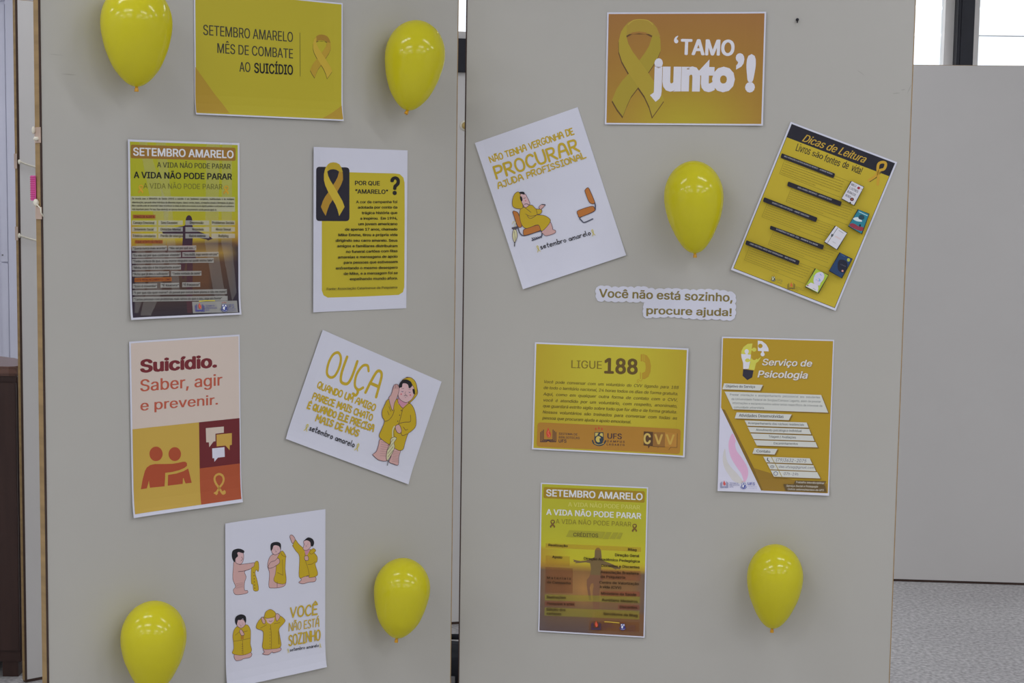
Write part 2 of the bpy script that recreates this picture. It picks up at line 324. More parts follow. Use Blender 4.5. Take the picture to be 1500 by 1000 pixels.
class Sheet:
    """a printed sheet fixed to a panel; art positions are read off the sheet's own face"""
    def __init__(s, P, cx, cy, t, w, h, label, left=0, bottom=0, right=0, name='paper_poster', cat='poster', group=None, outline=None):
        s.P = P; s.w, s.h = w, h; s.mw = P.mw(cx, H + cy, t, .0012); s.inv = s.mw.inverted(); s.z = .0004; s.bs = []; s.bt = []
        s.f = [(-w, left * 3.2), (-.5 * w, left), (-.43 * w, left * .4), (-.36 * w, left * .1), (-.3 * w, 0), (.3 * w, 0), (.37 * w, right * .15), (.44 * w, right * .5), (.5 * w, right), (w, right * 3)]
        s.g = [(-h, bottom * 3.2), (-.5 * h, bottom), (-.46 * h, bottom * .55), (-.41 * h, bottom * .22), (-.34 * h, 0), (h, 0)]
        s.view = (0, 0, 1); s.grp = None
        bm = bmesh.new()
        if outline:
            s.name = name; pts = [s.m(*q) for q in outline]; vs = [bm.verts.new((a, b, 0)) for a, b in pts]; bm.faces.new(vs)
        else:
            vs = [bm.verts.new((a * w / 2, b * h / 2, 0)) for a, b in ((-1, -1), (1, -1), (1, 1), (-1, 1))]; bm.faces.new(vs)
        if outline: bmesh.ops.triangulate(bm, faces=bm.faces[:])
        r = bmesh.ops.extrude_face_region(bm, geom=bm.faces[:])
        for v in r['geom']:
            if isinstance(v, bmesh.types.BMVert): v.co.z = .0003
        bmesh.ops.recalc_face_normals(bm, faces=bm.faces[:]); s.bend(bm)
        s.root = bm_obj(name, bm, M['paper'], None, s.mw); tag(s.root, label, cat, group)
        s.root['attached_to'] = 'display panel'
    def ev(s, tab, x):
        for (a, u), (b, v) in zip(tab, tab[1:]):
            if x <= b: return u + (v - u) * (x - a) / (b - a)
        return tab[-1][1]
    def bend(s, bm):
        for tab, ax in ((s.f, 0), (s.g, 1)):
            if any(v for _, v in tab):
                for a, _ in tab[1:-1]:
                    c = [0, 0, 0]; n = [0, 0, 0]; c[ax] = a; n[ax] = 1
                    bmesh.ops.bisect_plane(bm, geom=bm.verts[:] + bm.edges[:] + bm.faces[:], dist=1e-6, plane_co=c, plane_no=n)
        for v in bm.verts: v.co.z += s.ev(s.f, v.co.x) + s.ev(s.g, v.co.y)
    def m(s, x, y):
        px, py = s.view[0] + x / s.view[2], s.view[1] + y / s.view[2]
        q = s.inv @ s.P.hit(px, py, .0012); return (q.x, q.y)
    def part(s, name, mt=INK): return Part(s, name, mt)
class Part:
    def __init__(s, sh, name, mt): s.sh = sh; s.name = name; s.mt = mt; s.V = []; s.Fc = []; s.C = []
    def raw(s, pts, faces, col):
        s.sh.z += 9e-6; n = len(s.V); z = s.sh.z
        s.V += [(a, b, z) for a, b in pts]; s.Fc += [tuple(n + i for i in f) for f in faces]
        if isinstance(col, list): s.C += [(*alb(c), 1) for c in col]
        else: s.C += [(*alb(col), 1)] * len(pts)
        return s
    def mm(s, pts, col): return s.raw(pts, fill(pts), col)          # points already in metres on the sheet
    def poly(s, pts, col, sm=False):
        if sm: pts = curve(pts)
        return s.mm([s.sh.m(*p) for p in pts], col)
    def inset(s, col, l=.004, r=.004, t=.004, b=.004):
        W, Hh = s.sh.w / 2, s.sh.h / 2; return s.mm([(-W + l, -Hh + b), (W - r, -Hh + b), (W - r, Hh - t), (-W + l, Hh - t)], col)
    def ell(s, cx, cy, rx, ry, col, rot=0, n=20):
        c, q = math.cos(math.radians(rot)), math.sin(math.radians(rot))
        return s.poly([(cx + rx * math.cos(a) * c - ry * math.sin(a) * q, cy + rx * math.cos(a) * q + ry * math.sin(a) * c) for a in [k * 2 * math.pi / n for k in range(n)]], col)
    def rr(s, quad, r, col):                                         # rounded quad (TL,TR,BR,BL in view px)
        pts = []
        for i in range(4):
            A, B, C = [Vector(quad[j % 4]) for j in (i - 1, i, i + 1)]
            u = (A - B).normalized() * r; v = (C - B).normalized() * r
            for k in range(5):
                t = k / 4; pts.append(tuple(B + u * (1 - t) ** 2 + v * t ** 2))
        return s.poly(pts, col)
    def grid(s, quad, nx, ny, fn):                                   # colour field printed across a quad of sheet metres
        P = []; C = []; Fs = []
        for j in range(ny + 1):
            for i in range(nx + 1):
                a, b = i / nx, j / ny
                x = (quad[0][0] * (1 - a) + quad[1][0] * a) * (1 - b) + (quad[3][0] * (1 - a) + quad[2][0] * a) * b
                y = (quad[0][1] * (1 - a) + quad[1][1] * a) * (1 - b) + (quad[3][1] * (1 - a) + quad[2][1] * a) * b
                P.append((x, y)); C.append(fn(a, b))
                if i and j: q = j * (nx + 1) + i; Fs.append((q - nx - 2, q - 1, q, q - nx - 1)) 
        return s.raw(P, Fs, C)
    def frame(s, x0, y0, x1, y1, h):
        a = Vector(s.sh.m(x0, y0)); b = Vector(s.sh.m(x1, y1)); d = b - a; L = d.length; d /= L; n = Vector((-d.y, d.x))
        P = Vector((x1 - x0, y1 - y0)); pn = Vector((P.y, -P.x)).normalized()
        mid = ((x0 + x1) / 2, (y0 + y1) / 2); q = Vector(s.sh.m(mid[0] + pn.x * h, mid[1] + pn.y * h)) - Vector(s.sh.m(*mid))
        return a, d, n, L, abs(q.dot(n))
    def text(s, body, x0, y0, x1, y1, h, col, off=0, shear=0, heavy=0):
        sets = text_geo(body, heavy or 0, not heavy); al = [v[0] for q in sets for v in q[0]]; mn = min(al); mx = max(al)
        a, d, n, L, hh = s.frame(x0, y0, x1, y1, h); r = max(off, 0) * 1.15
        kx = L / (mx - mn + 2 * r); ky = hh / ((.682 if heavy else CAP) + 1.2 * r)
        if not heavy and .004 <= r <= .02: r = max(r, .014)
        sh = [(0, 0)] if r < .004 else [(r * math.cos(k * 2 * math.pi / 6 + .52), .6 * r * math.sin(k * 2 * math.pi / 6 + .52)) for k in range(6)] + [(0, 0)] if r > .02 else [(-r, 0), (r, 0)]
        for ex, ey in sh:
          for V, Fs in sets:
            if V: s.raw([tuple(a + d * ((x - mn + r + ex) * kx + shear * y * ky) + n * ((y + ey + .6 * r) * ky)) for x, y in V], Fs, col)
        return s
    def line(s, pts, wd, col, sm=False, mm=False, w2=None):
        if sm: pts = smooth(list(pts), 4)
        if not mm:
            q0 = Vector(s.sh.m(*pts[0])); k = (Vector(s.sh.m(pts[0][0] + 10, pts[0][1])) - q0).length / 10 + (Vector(s.sh.m(pts[0][0], pts[0][1] + 10)) - q0).length / 10
            wd *= k / 2; pts = [s.sh.m(*p) for p in pts]
        Q = []
        for p in pts:
            p = Vector(p)
            if not Q or (p - Q[-1]).length > 1e-6: Q.append(p)
        if len(Q) < 2: return s
        for i in range(1, len(Q) - 1):                                # a sharp corner starts a new stroke
            if (Q[i] - Q[i - 1]).normalized().dot((Q[i + 1] - Q[i]).normalized()) < -.2:
                s.line([tuple(v) for v in Q[:i + 1]], wd, col, mm=True); return s.line([tuple(v) for v in Q[i:]], wd, col, mm=True)
        closed = (Q[0] - Q[-1]).length < 1e-5; L, R = [], []; N = len(Q)
        for i, p in enumerate(Q):
            a = Q[i - 1] if i else (Q[-2] if closed else None); b = Q[i + 1] if i < N - 1 else (Q[1] if closed else None)
            d1 = (p - a).normalized() if a is not None else None; d2 = (b - p).normalized() if b is not None else None
            if d1 is None: d1 = d2
            if d2 is None: d2 = d1
            n1 = Vector((-d1.y, d1.x)); n2 = Vector((-d2.y, d2.x)); mv = n1 + n2
            if mv.length < .3: mv = n1
            mv.normalize(); mv *= min(1.5, 1 / max(.5, mv.dot(n1))) * wd / 2
            L.append(p + mv); R.append(p - mv)
        pts2 = []; Fs = []
        for l, r in zip(L, R): pts2 += [tuple(l), tuple(r)]
        for i in range(N - 1): Fs.append((2 * i, 2 * i + 1, 2 * i + 3, 2 * i + 2))
        if not closed:                                                # round ends
            for c, d, i0, i1 in ((Q[0], Q[0] - Q[1], 0, 1), (Q[-1], Q[-1] - Q[-2], 2 * N - 2, 2 * N - 1)):
                d = d.normalized() * wd / 2; pts2 += [tuple(c + d * .8 + (Vector(pts2[i0]) - c) * .6), tuple(c + d * .8 + (Vector(pts2[i1]) - c) * .6)]
                k = len(pts2); Fs.append((i0, k - 2, k - 1, i1))
        return s.raw(pts2, Fs, col)
    def hand(s, body, x0, y0, x1, y1, h, col, wd, jit=1, lw=None):
        gap = .2; tot = 0
        for ch in body: tot += (.38 if ch == ' ' else G[ch][0] + gap)
        tot -= gap; a, d, n, L, hh = s.frame(x0, y0, x1, y1, h); kx = L / tot; x = 0
        wmm = wd * hh / h
        for ch in body:
            if ch == ' ': x += .38; continue
            w_, st = G[ch]; r = random.uniform(-.06, .06) * jit; sy = 1 + random.uniform(-.06, .06) * jit; dy = random.uniform(-.04, .04) * jit
            for smo, pts in st:
                if smo: pts = smooth(pts, 4)
                s.line([a + d * ((x + px + r * py) * kx) + n * ((py * sy + dy) * hh) for px, py in pts], wmm * random.uniform(.9, 1.1), col, mm=True)
            x += w_ + gap
        return s
    def outline(s, pts, col, ocol, wd, sm=True):
        p = curve(pts) if sm else list(pts); s.poly(p, col); s.line(p + [p[0]], wd, ocol); return s
    def ribbon(s, x0, y0, x1, y1, ca, cb, ct=None, sh=None, dy=0):
        Mx = lambda p: (x0 + (p[0] - 133) / 382 * (x1 - x0), y0 + (p[1] - 140) / 720 * (y1 - y0) + dy * (p[0] - 133) / 382)
        B = [(430, 180), (462, 220), (487, 290), (490, 370), (460, 440), (400, 530), (325, 640), (272, 710), (240, 780), (212, 855), (170, 800), (133, 735), (165, 655), (205, 595), (255, 540), (335, 440), (375, 385), (405, 335), (428, 262)]
        T = [(190, 260), (215, 205), (250, 165), (290, 145), (335, 140), (385, 145), (430, 165), (462, 205), (487, 270), (428, 262), (380, 238), (330, 231), (280, 238), (238, 262)]
        A = [(238, 180), (200, 230), (182, 300), (183, 380), (205, 450), (250, 530), (325, 640), (370, 705), (405, 780), (428, 858), (470, 800), (515, 735), (480, 655), (435, 590), (395, 530), (330, 440), (285, 380), (252, 320), (237, 262), (242, 215)]
        if sh:
            for Q in (B, A): s.poly([(Mx((p[0] - 3, p[1] + 14))) for p in Q], sh)
            s.poly([Mx((p[0], p[1] + 14)) for p in T[9:]] + [Mx((238, 250)), Mx((428, 250))][::1], sh)
        s.poly([Mx(p) for p in B], cb); s.poly([Mx(p) for p in T], ct or ca); s.poly([Mx(p) for p in A], ca); return s
    def build(s):
        if not s.V: return
        me = bpy.data.meshes.new(s.name); me.from_pydata([(a, b, c) for a, b, c in s.V], [], s.Fc)
        at_ = me.color_attributes.new('Col', 'FLOAT_COLOR', 'POINT')
        at_.data.foreach_set('color', [x for c in s.C for x in c])
        bm = bmesh.new(); bm.from_mesh(me); bpy.data.meshes.remove(me)
        bmesh.ops.triangulate(bm, faces=[f for f in bm.faces if len(f.verts) > 4]); s.sh.bend(bm)
        for f in bm.faces:
            f.normal_update()
            if f.normal.z < 0: f.normal_flip()
        return bm_obj(s.name, bm, s.mt, s.sh.root)
DARK = (38, 36, 34); BLK = (28, 27, 32); GOLD = (166, 142, 40); SKIN = (176, 142, 140); COAT = (166, 142, 32); INKL = (88, 52, 50)
def lerpc(a, b, t): return tuple(x + (y - x) * t for x, y in zip(a, b))
def ramp(tab, t):
    for (a, u), (b, v) in zip(tab, tab[1:]):
        if t <= b: return lerpc(u, v, max(0, (t - a) / (b - a)))
    return tab[-1][1]
def corners(s, m=.004): W, Hh = s.w / 2 - m, s.h / 2 - m; return [(-W, Hh), (W, Hh), (W, -Hh), (-W, -Hh)]
def book_logo(p, x, y, k, col, flame):                    # open book with a flame, drawn in a 160 x 150 box
    q = lambda a, b: (x + a * k, y + b * k)
    for i in range(3):
        o = 14 * i
        p.line([q(4 + o, 45 - 12 * i), q(4 + o, 140 - 10 * i), q(60 + o * .4, 140 - 10 * i), q(80, 128 - 4 * i)], 8 * k, col)
        p.line([q(156 - o, 45 - 12 * i), q(156 - o, 140 - 10 * i), q(100 - o * .4, 140 - 10 * i), q(80, 128 - 4 * i)], 8 * k, col)
    p.poly([q(80, 0), q(70, 25), q(60, 48), q(66, 80), q(84, 100), (q(104, 85)), q(106, 55), q(92, 32)], flame, True)
    p.line([q(84, 30), q(78, 55), q(92, 75), q(86, 92)], 6 * k, lerpc(flame, (230, 170, 120), .45), True)
def crest(p, x, y, k, navy, pale, red):                   # shield with ribbon scroll below and three flames above, 130 x 190 box
    q = lambda a, b: (x + a * k, y + b * k)
    p.poly([q(22, 50), q(108, 50), q(112, 120), q(98, 158), q(64, 172), q(34, 158), q(20, 120)], navy)
    p.poly([q(28, 56), q(62, 56), q(48, 80), q(28, 92)], pale); p.poly([q(102, 60), q(104, 95), q(70, 78), q(82, 58)], pale)
    p.ell(*q(60, 118), 26 * k, 30 * k, pale); p.poly([q(70, 110), q(104, 104), q(96, 140), q(72, 140)], navy)
    p.line([q(2, 130), q(14, 158), q(40, 172), q(66, 178), q(96, 172), q(118, 156), q(130, 132)], 13 * k, navy, True)
    p.line([q(22, 160), q(64, 172), q(112, 158)], 4 * k, pale, True)
    for a in (34, 64, 94): p.ell(*q(a, 18 if a != 64 else 10), 6 * k, 12 * k, red)
def signature(p, x0, y0, x1, y1, h, rib, k=1):
    """'setembro amarelo' between two tiny ribbons"""
    d = Vector((x1 - x0, y1 - y0)).normalized(); n = Vector((d.y, -d.x))
    p.hand('setembro amarelo', x0, y0, x1, y1, h * 1.75, BLK, h * .26)
    for c in (Vector((x0, y0)) - d * h * 1.0, Vector((x1, y1)) + d * h * 1.0):
        f = lambda a, b: tuple(c + d * a * h + n * b * h)
        p.line([f(-.5, -.7), f(.1, .4), f(.28, 1.2), f(0, 1.6), f(-.25, 1.2), f(0, .3), f(.5, -.6)], h * .22, rib, True)

# ---- September yellow heading sheet (top of the left panel)
s = Sheet(PL, -.5621, .2346, .0048, .297, .21, 'landscape yellow poster at top of left panel headed SETEMBRO AMARELO MÊS DE COMBATE', bottom=.004, right=.003)
s.view = (260, 0, 5.262)
p = s.part('yellow_print'); Y = (158, 147, 38)
p.inset(Y, .0025, .0025, .0025, .0025)
p.poly([(137, 515), (175, 570), (225, 640), (290, 730), (345, 800), (395, 874), (137, 868)], (152, 124, 40))
p.poly([(1257, 815), (1200, 858), (1140, 895), (1105, 912), (1262, 918)], (152, 124, 40)); p.build()
p = s.part('headline'); T = (52, 50, 38)
p.text('SETEMBRO AMARELO', 197, 270, 888, 325, 78, T, .005); p.text('MÊS DE COMBATE', 306, 409, 888, 452, 75, T, .005)
p.text('AO', 476, 553, 560, 557, 76, T, .005); p.text('SUICÍDIO', 590, 562, 890, 578, 78, (22, 22, 24), .022)
p.line([(942, 252), (945, 588)], 3, (70, 66, 40)); p.build()
p = s.part('ribbon_emblem'); p.ribbon(1022, 262, 1188, 600, (170, 145, 48), (158, 130, 42), (140, 108, 38), (92, 82, 34), 8); p.build()

# ---- two "A vida não pode parar" photo posters
def silhouette(p, pts_list, col):
    for q in pts_list: p.poly(q, col, True)
s = Sheet(PL, -.7287, -.0653, .0045, .21, .297, 'portrait poster on left panel with SETEMBRO AMARELO banner and dark lower half', left=.003, bottom=.004)
s.view = (180, 200, 8.333)
p = s.part('photo_print')
tab = [(0, (150, 150, 34)), (.3, (146, 148, 30)), (.45, (152, 146, 34)), (.56, (160, 140, 36)), (.585, (110, 82, 46)), (.6, (70, 50, 47)), (.72, (78, 56, 44)), (.85, (64, 48, 42)), (1, (40, 34, 42))]
def fn(a, b):
    bb = b + (a - .5) * .04 * (1 if b > .4 else 0); c = ramp(tab, bb)
    if a > .55 and .59 < b < .70: c = lerpc(c, (165, 135, 52), .75 * (1 - abs(b - .635) / .06))
    if .5 < a < .75 and b > .66: c = lerpc(c, (104, 66, 36), .5 * (1 - abs(b - .8) / .2) if b < 1 else 0)
    if b > .6: c = lerpc(c, (40, 33, 52), .75 * max(0, 1 - a / .09)); c = lerpc(c, (36, 32, 50), max(0, (a - .9) / .1) * .8)
    if .45 < b < .6: c = lerpc(c, (150, 112, 42), .6 * max(0, 1 - a / .12) + .5 * max(0, (a - .88) / .12))
    return tuple(max(8, v) for v in c)
p.grid(corners(s, .0035), 24, 36, fn); p.build()
p = s.part('light_beam', FAINT)
for q in ([(190, 60), (290, 60), (560, 900), (470, 1900), (330, 2180), (200, 2180), (330, 1700), (380, 1000)], [(400, 70), (520, 70), (700, 1900), (600, 1900)], [(1020, 80), (1180, 80), (1160, 1400), (1270, 2080), (1140, 2090), (1000, 1300)], [(1210, 80), (1330, 80), (1330, 1300), (1385, 1900), (1330, 2000), (1200, 1300)], [(160, 1300), (270, 1300), (270, 1900), (170, 2150), (130, 2150)]):
    p.poly(q, (178, 176, 170))
p.build()
p = s.part('silhouette'); SC = (52, 34, 46)
p.ell(805, 1025, 40, 66, SC); p.poly([(768, 1010), (845, 1010), (852, 1130), (835, 1160), (760, 1160), (755, 1110)], SC)
p.poly([(760, 1080), (735, 1092), (680, 1100), (600, 1125), (540, 1146), (475, 1156), (485, 1182), (510, 1196), (580, 1204), (660, 1200), (728, 1196), (728, 1260), (724, 1330), (845, 1330), (850, 1260), (850, 1205), (900, 1228), (960, 1244), (1020, 1255), (1038, 1268), (1050, 1262), (1095, 1248), (1085, 1232), (1040, 1212), (980, 1178), (900, 1150), (852, 1100)], SC)
p.poly([(724, 1325), (845, 1325), (880, 1400), (890, 1480), (852, 1540), (850, 1760), (842, 1980), (832, 2150), (775, 2150), (772, 1960), (776, 1750), (780, 1560), (775, 1500), (762, 1560), (748, 1640), (750, 1730), (724, 1735), (715, 1640), (695, 1560), (680, 1480), (705, 1400)], (66, 40, 46)); p.poly([(724, 1325), (845, 1325), (875, 1390), (708, 1395)], (96, 44, 44)); p.build()
p = s.part('title_banner'); p.rr([(88, 98), (1375, 136), (1373, 297), (85, 263)], 22, (132, 98, 40)); p.text('SETEMBRO AMARELO', 117, 232, 1350, 266, 98, (196, 194, 200), .022); p.build()
p = s.part('slogan')
p.text('A VIDA NÃO PODE PARAR', 415, 376, 1312, 396, 64, (62, 62, 36), .008); p.text('A VIDA NÃO PODE PARAR', 125, 506, 1330, 527, 78, (26, 26, 26), .022)
p.text('A VIDA NÃO PODE PARAR', 248, 632, 1212, 643, 64, (98, 98, 40), 0)
for x0, y0 in ((178, 588), (1222, 598)): p.ribbon(x0, y0, x0 + 70, y0 + 108, (178, 140, 40), (170, 130, 40))
p.build()
p = s.part('translucent_box', SHEER); WB = (196, 192, 188)
boxes = [[(85, 726), (1365, 738), (1365, 915), (85, 908)]]
cols = [((98, 1030), (408, 1080)), ((430, 1030), (728, 1082)), ((760, 1030), (1050, 1082)), ((1078, 1030), (1365, 1082))]
for r in range(3):
    for (a, y0), (b, y1) in cols: boxes.append([(a, y0 + r * 80 - 8), (b, y0 + r * 80 - 6), (b, y1 + r * 80 - 4), (a, y1 + r * 80)])
lb = []
def bx(x0, y0, x1, h=58, sl=-.012): lb.append((x0, y0 + 1250, x1, h)); boxes.append([(x0, y0 + 1250), (x1, y0 + 1250 + (x1 - x0) * sl), (x1, y0 + 1250 + h + (x1 - x0) * sl), (x0, y0 + 1250 + h)])
for a in ((100, 85, 535), (550, 82, 892), (100, 170, 705), (722, 160, 1165), (100, 242, 1105), (102, 320, 705), (104, 398, 562), (585, 392, 955), (108, 545, 414), (456, 535, 683), (720, 528, 940), (108, 625, 1265), (108, 706, 1272)): bx(*a)
boxes.append([(838, 2015), (1385, 2000), (1390, 2140), (842, 2152)])
for q in boxes: p.poly(q, WB)
p.build()
OT = (142, 84, 36)
for q, (t, l_) in zip(([(112, 952), (393, 955), (393, 998), (112, 996)], [(136, 1262), (484, 1262), (484, 1304), (136, 1304)], [(132, 1724), (590, 1716), (590, 1762), (132, 1774)]), (('SINAIS DE ALERTA', (125, 990, 380, 992)), ('FIQUE ATENTO ÀS FRASES', (148, 1298, 474, 1297)), ('EVITE PRONUNCIAMENTOS COMO', (142, 1764, 578, 1754)))):
    p = s.part('orange_tag'); p.poly(q, OT); p.text(t, *l_, 28, (84, 30, 32), .02); p.build()
p = s.part('body_text'); TX = (44, 42, 38)
for t, y0, x1 in (('De  acordo  com  o  Ministério  da  Saúde  (2019)  o  suicídio  é  um  fenômeno  complexo,  multifacetado  e  de  múltiplas', 766, 1352), ('determinações, que pode afetar indivíduos de diferentes origens, classes sociais, idades, orientações sexuais e identidades de gênero.', 812, 1352), ('Mas o suicídio pode ser prevenido! Saber reconhecer os sinais de alerta em si mesmo ou em alguém próximo a você pode ser o primeiro e', 852, 1352), ('mais importante passo. Por isso, fique atento(a) se a pessoa demonstra comportamento suicida procure ajudá-la.', 896, 1140)):
    p.text(t, 100, y0, x1, y0 + (x1 - 100) * .006, 22, TX, .015)
W3 = [['Cansaço Emocional', 'Sono Excessivo', 'Depressão', 'Problemas Sociais'], ['Isolamento Social', 'Distúrbio Mental', 'Ansiedade', 'Abuso Sexual'], ['Tristeza constante', 'Perda de energia', 'Baixa estima', 'Bullying']]
X3 = [[(115, 380), (460, 662), (812, 980), (1085, 1352)], [(125, 370), (455, 700), (840, 980), (1125, 1312)], [(105, 392), (455, 722), (805, 1000), (1160, 1280)]]
for r in range(3):
    for c in range(4): a, b = X3[r][c]; p.text(W3[r][c], a, 1068 + r * 80 - 4, b, 1070 + r * 80 - 4, 30, TX, .01)
LT = ['"Queria nunca mais acordar"', '"Não sei por quê sou..."', '"Eu não sei por que continuar vivendo"', '"Sou inútil, logo vendo em paz"', '"Tenho certeza de que, se eu morrer ninguém vai sentir minha falta"', '"Minha vida não é tão importante assim"', '"Acho que já deu o suficiente"', '"Tenho vontade de sumir"', '"Isso é covardia"', '"É loucura"', '"É fraqueza"', '"E por que não quer morrer? Já passei por coisas bem piores e não me matei"', '"Tantas pessoas com problemas mais sérios do que o seu, siga em frente"']
for t, (a, y, b, h) in zip(LT, lb):
    e = 75 if b > 1270 else 10; p.text(t, a + 10, y + 42, b - e, y + 42 - (b - a) * .012, 28, TX, .012)
p.build()
p = s.part('logo')
p.line([(920, 2008), (1000, 2000), (1110, 2000)], 9, (190, 180, 50)); book_logo(p, 865, 2028, .72, (66, 66, 130), (176, 70, 60)); crest(p, 1180, 2012, .66, (50, 62, 130), (200, 202, 212), (150, 60, 60))
for i, t in enumerate(('SISTEMA DE', 'BIBLIOTECAS', 'UFS')): p.text(t, 992, 2070 + i * 27, 992 + (112, 140, 46)[i], 2068 + i * 27, 17, (72, 70, 128), .01)
p.text('UFS', 1256, 2088, 1340, 2086, 44, (70, 74, 136), 0); p.text('CAMPUS', 1258, 2108, 1360, 2106, 14, (84, 84, 136)); p.text('LAGARTO', 1258, 2130, 1360, 2128, 14, (84, 84, 136)); p.build()

s = Sheet(PR, .1664, -.7059, .0004, .21, .297, 'yellow and brown portrait poster at bottom of right panel with CRÉDITOS list', bottom=.003)
s.view = (780, 700, 8.333)
p = s.part('photo_print')
tab2 = [(0, (156, 154, 42)), (.3, (158, 156, 44)), (.5, (168, 162, 40)), (.545, (165, 140, 45)), (.575, (112, 84, 50)), (.6, (120, 88, 54)), (.75, (118, 88, 56)), (.9, (96, 76, 60)), (1, (80, 66, 64))]
def fn(a, b):
    c = ramp(tab2, b + (a - .5) * -.01)
    if .44 < b < .56: c = lerpc(c, (150, 112, 45), .6 * max(0, 1 - a / .3))
    if .58 < b < .85: c = lerpc(c, (168, 122, 66), .65 * max(0, 1 - abs(a - .42) / .2) * (1 - abs(b - .7) / .16) if abs(b - .7) < .16 else 0)
    if b > .57: c = lerpc(c, (84, 74, 76), .6 * max(0, 1 - a / .1) + .6 * max(0, (a - .9) / .1))
    if b > .86: c = lerpc(c, (112, 74, 40), .6 * max(0, min(1, (a - .45) / .1)))
    return tuple(max(8, v) for v in c)
p.grid(corners(s, .0025), 24, 36, fn); p.build()
p = s.part('silhouette'); SC = (104, 86, 56); q = lambda a, b: (a * 8.333 / 7.694, b * 8.333 / 7.694 + 916.6)
p.ell(800, 905, 40, 58, SC); p.poly([(762, 890), (838, 890), (845, 960), (840, 1000), (755, 1000)], SC)
p.poly([q(*t) for t in [(705, 40), (690, 50), (600, 82), (540, 88), (500, 80), (455, 70), (470, 85), (460, 95), (490, 100), (480, 112), (520, 110), (600, 102), (650, 112), (660, 180), (648, 250), (790, 262), (775, 190), (775, 130), (840, 140), (900, 165), (940, 185), (950, 175), (985, 180), (995, 165), (960, 150), (870, 110), (800, 85), (775, 50)]], SC)
p.poly([q(*t) for t in [(650, 240), (785, 250), (800, 300), (765, 330), (755, 450), (755, 620), (700, 630), (700, 720), (672, 740), (690, 640), (680, 560), (680, 420), (690, 370), (685, 335), (660, 345), (645, 390), (655, 460), (665, 530), (640, 530), (625, 450), (612, 360), (612, 300), (640, 265)]], (112, 80, 58)); p.build()
p = s.part('credit_band', SHEER2)
for quad, c in (([(160, 795), (1325, 845), (1325, 900), (160, 848)], (180, 130, 50)),
                ([q(150, 25), q(420, 35), q(420, 145), q(148, 140)], (170, 130, 48)), ([q(147, 152), q(455, 170), q(452, 450), q(142, 445)], (128, 72, 48)),
                ([q(766, 185), q(1220, 200), q(1218, 312), q(766, 292)], (150, 84, 60)), ([q(766, 425), q(1212, 432), q(1210, 490), q(766, 485)], (160, 74, 56)),
                ([q(140, 462), q(1212, 488), q(1210, 562), q(138, 528)], (160, 160, 50)), ([q(140, 540), q(480, 550), q(480, 598), q(138, 588)], (150, 70, 55)), ([q(965, 580), q(1206, 585), q(1205, 635), q(963, 630)], (150, 62, 55)),
                ([q(138, 610), q(1206, 650), q(1204, 745), q(136, 700)], (165, 160, 48)), ([q(640, 762), q(1205, 775), q(1203, 885), q(636, 868)], (130, 80, 40))): p.poly(quad, c)
p.build()
p = s.part('title_banner'); p.rr([(138, 108), (1372, 160), (1370, 300), (135, 243)], 20, (140, 116, 32)); p.text('SETEMBRO AMARELO', 166, 220, 1345, 270, 86, (200, 196, 196), .022); p.build()
p = s.part('slogan')
p.text('A VIDA NÃO PODE PARAR', 435, 345, 1310, 383, 52, (178, 176, 90), .004); p.text('A VIDA NÃO PODE PARAR', 168, 447, 1328, 498, 72, (198, 198, 190), .024)
p.text('A VIDA NÃO PODE PARAR', 284, 553, 1205, 590, 56, (118, 108, 40), 0)
for x0, y0 in ((212, 506), (1212, 556)): sg = 1; p.ribbon(x0, y0, x0 + 68, y0 + 104, (108, 82, 40), (100, 76, 40))
p.build()
p = s.part('credits_heading'); BD = (142, 138, 44)
p.poly([(450, 635), (890, 656), (855, 733), (410, 715)], BD)
for a in (905, 988, 1065): p.poly([(a, 657 + (a - 905) * .05), (a + (62 if a < 1000 else 40), 660 + (a - 905) * .05), (a + (20 if a < 1000 else 5), 742), (a - 45, 738)], BD)
p.text('CRÉDITOS', 498, 710, 803, 722, 46, (84, 76, 36), .018); p.build()
TX = (56, 42, 26)
p = s.part('credit_line'); p.text('Realização', 195, 828, 432, 840, 28, TX, .02); p.build(); p = s.part('credit_line'); p.text('Bilag', 1165, 882, 1272, 888, 30, TX, .02); p.build()
for t, a, y0, b, y1, h in (('Apoio', 222, 52, 336, 60, 26), ('Direção Geral', 930, 32, 1205, 44, 28), ('Direção Acadêmico Pedagógica', 580, 70, 1210, 104, 26), ('Docentes e Discentes', 778, 150, 1208, 170, 26), ('Associação Brasileira', 768, 222, 1198, 240, 26), ('de Psiquiatria', 768, 275, 1045, 285, 26), ('Centro de Valorização', 755, 338, 1200, 356, 26), ('à vida (CVV)', 758, 388, 1000, 400, 26), ('Ministério da Saúde', 775, 462, 1172, 478, 26), ('Aureliano Medeiros', 782, 535, 1185, 555, 26), ('Discentes', 985, 615, 1182, 622, 26), ('Servidores da Bilag', 800, 690, 1186, 712, 26), ('M a t e r i a i s', 165, 285, 435, 295, 24), ('de Campanha', 165, 335, 432, 347, 26), ('Ilustrações', 160, 503, 378, 510, 26), ('Pesquisas e artes', 168, 575, 472, 584, 26), ('Edição dos', 162, 640, 375, 648, 26), ('cartazes', 162, 685, 328, 692, 24)):
    a_, b_ = q(a, y0), q(b, y1); p = s.part('credit_line'); p.text(t, a_[0], a_[1], b_[0], b_[1], h * 1.2, TX, .018); p.build()
p = s.part('logo'); a, b = q(665, 755); book_logo(p, a, b, .75, (58, 46, 76), (180, 62, 44)); a, b = q(985, 780); crest(p, a, b - 18, .56, (44, 52, 130), (204, 206, 220), (120, 60, 50))
p.line([q(815, 765), q(870, 768), q(980, 778)], 9, (196, 166, 60))
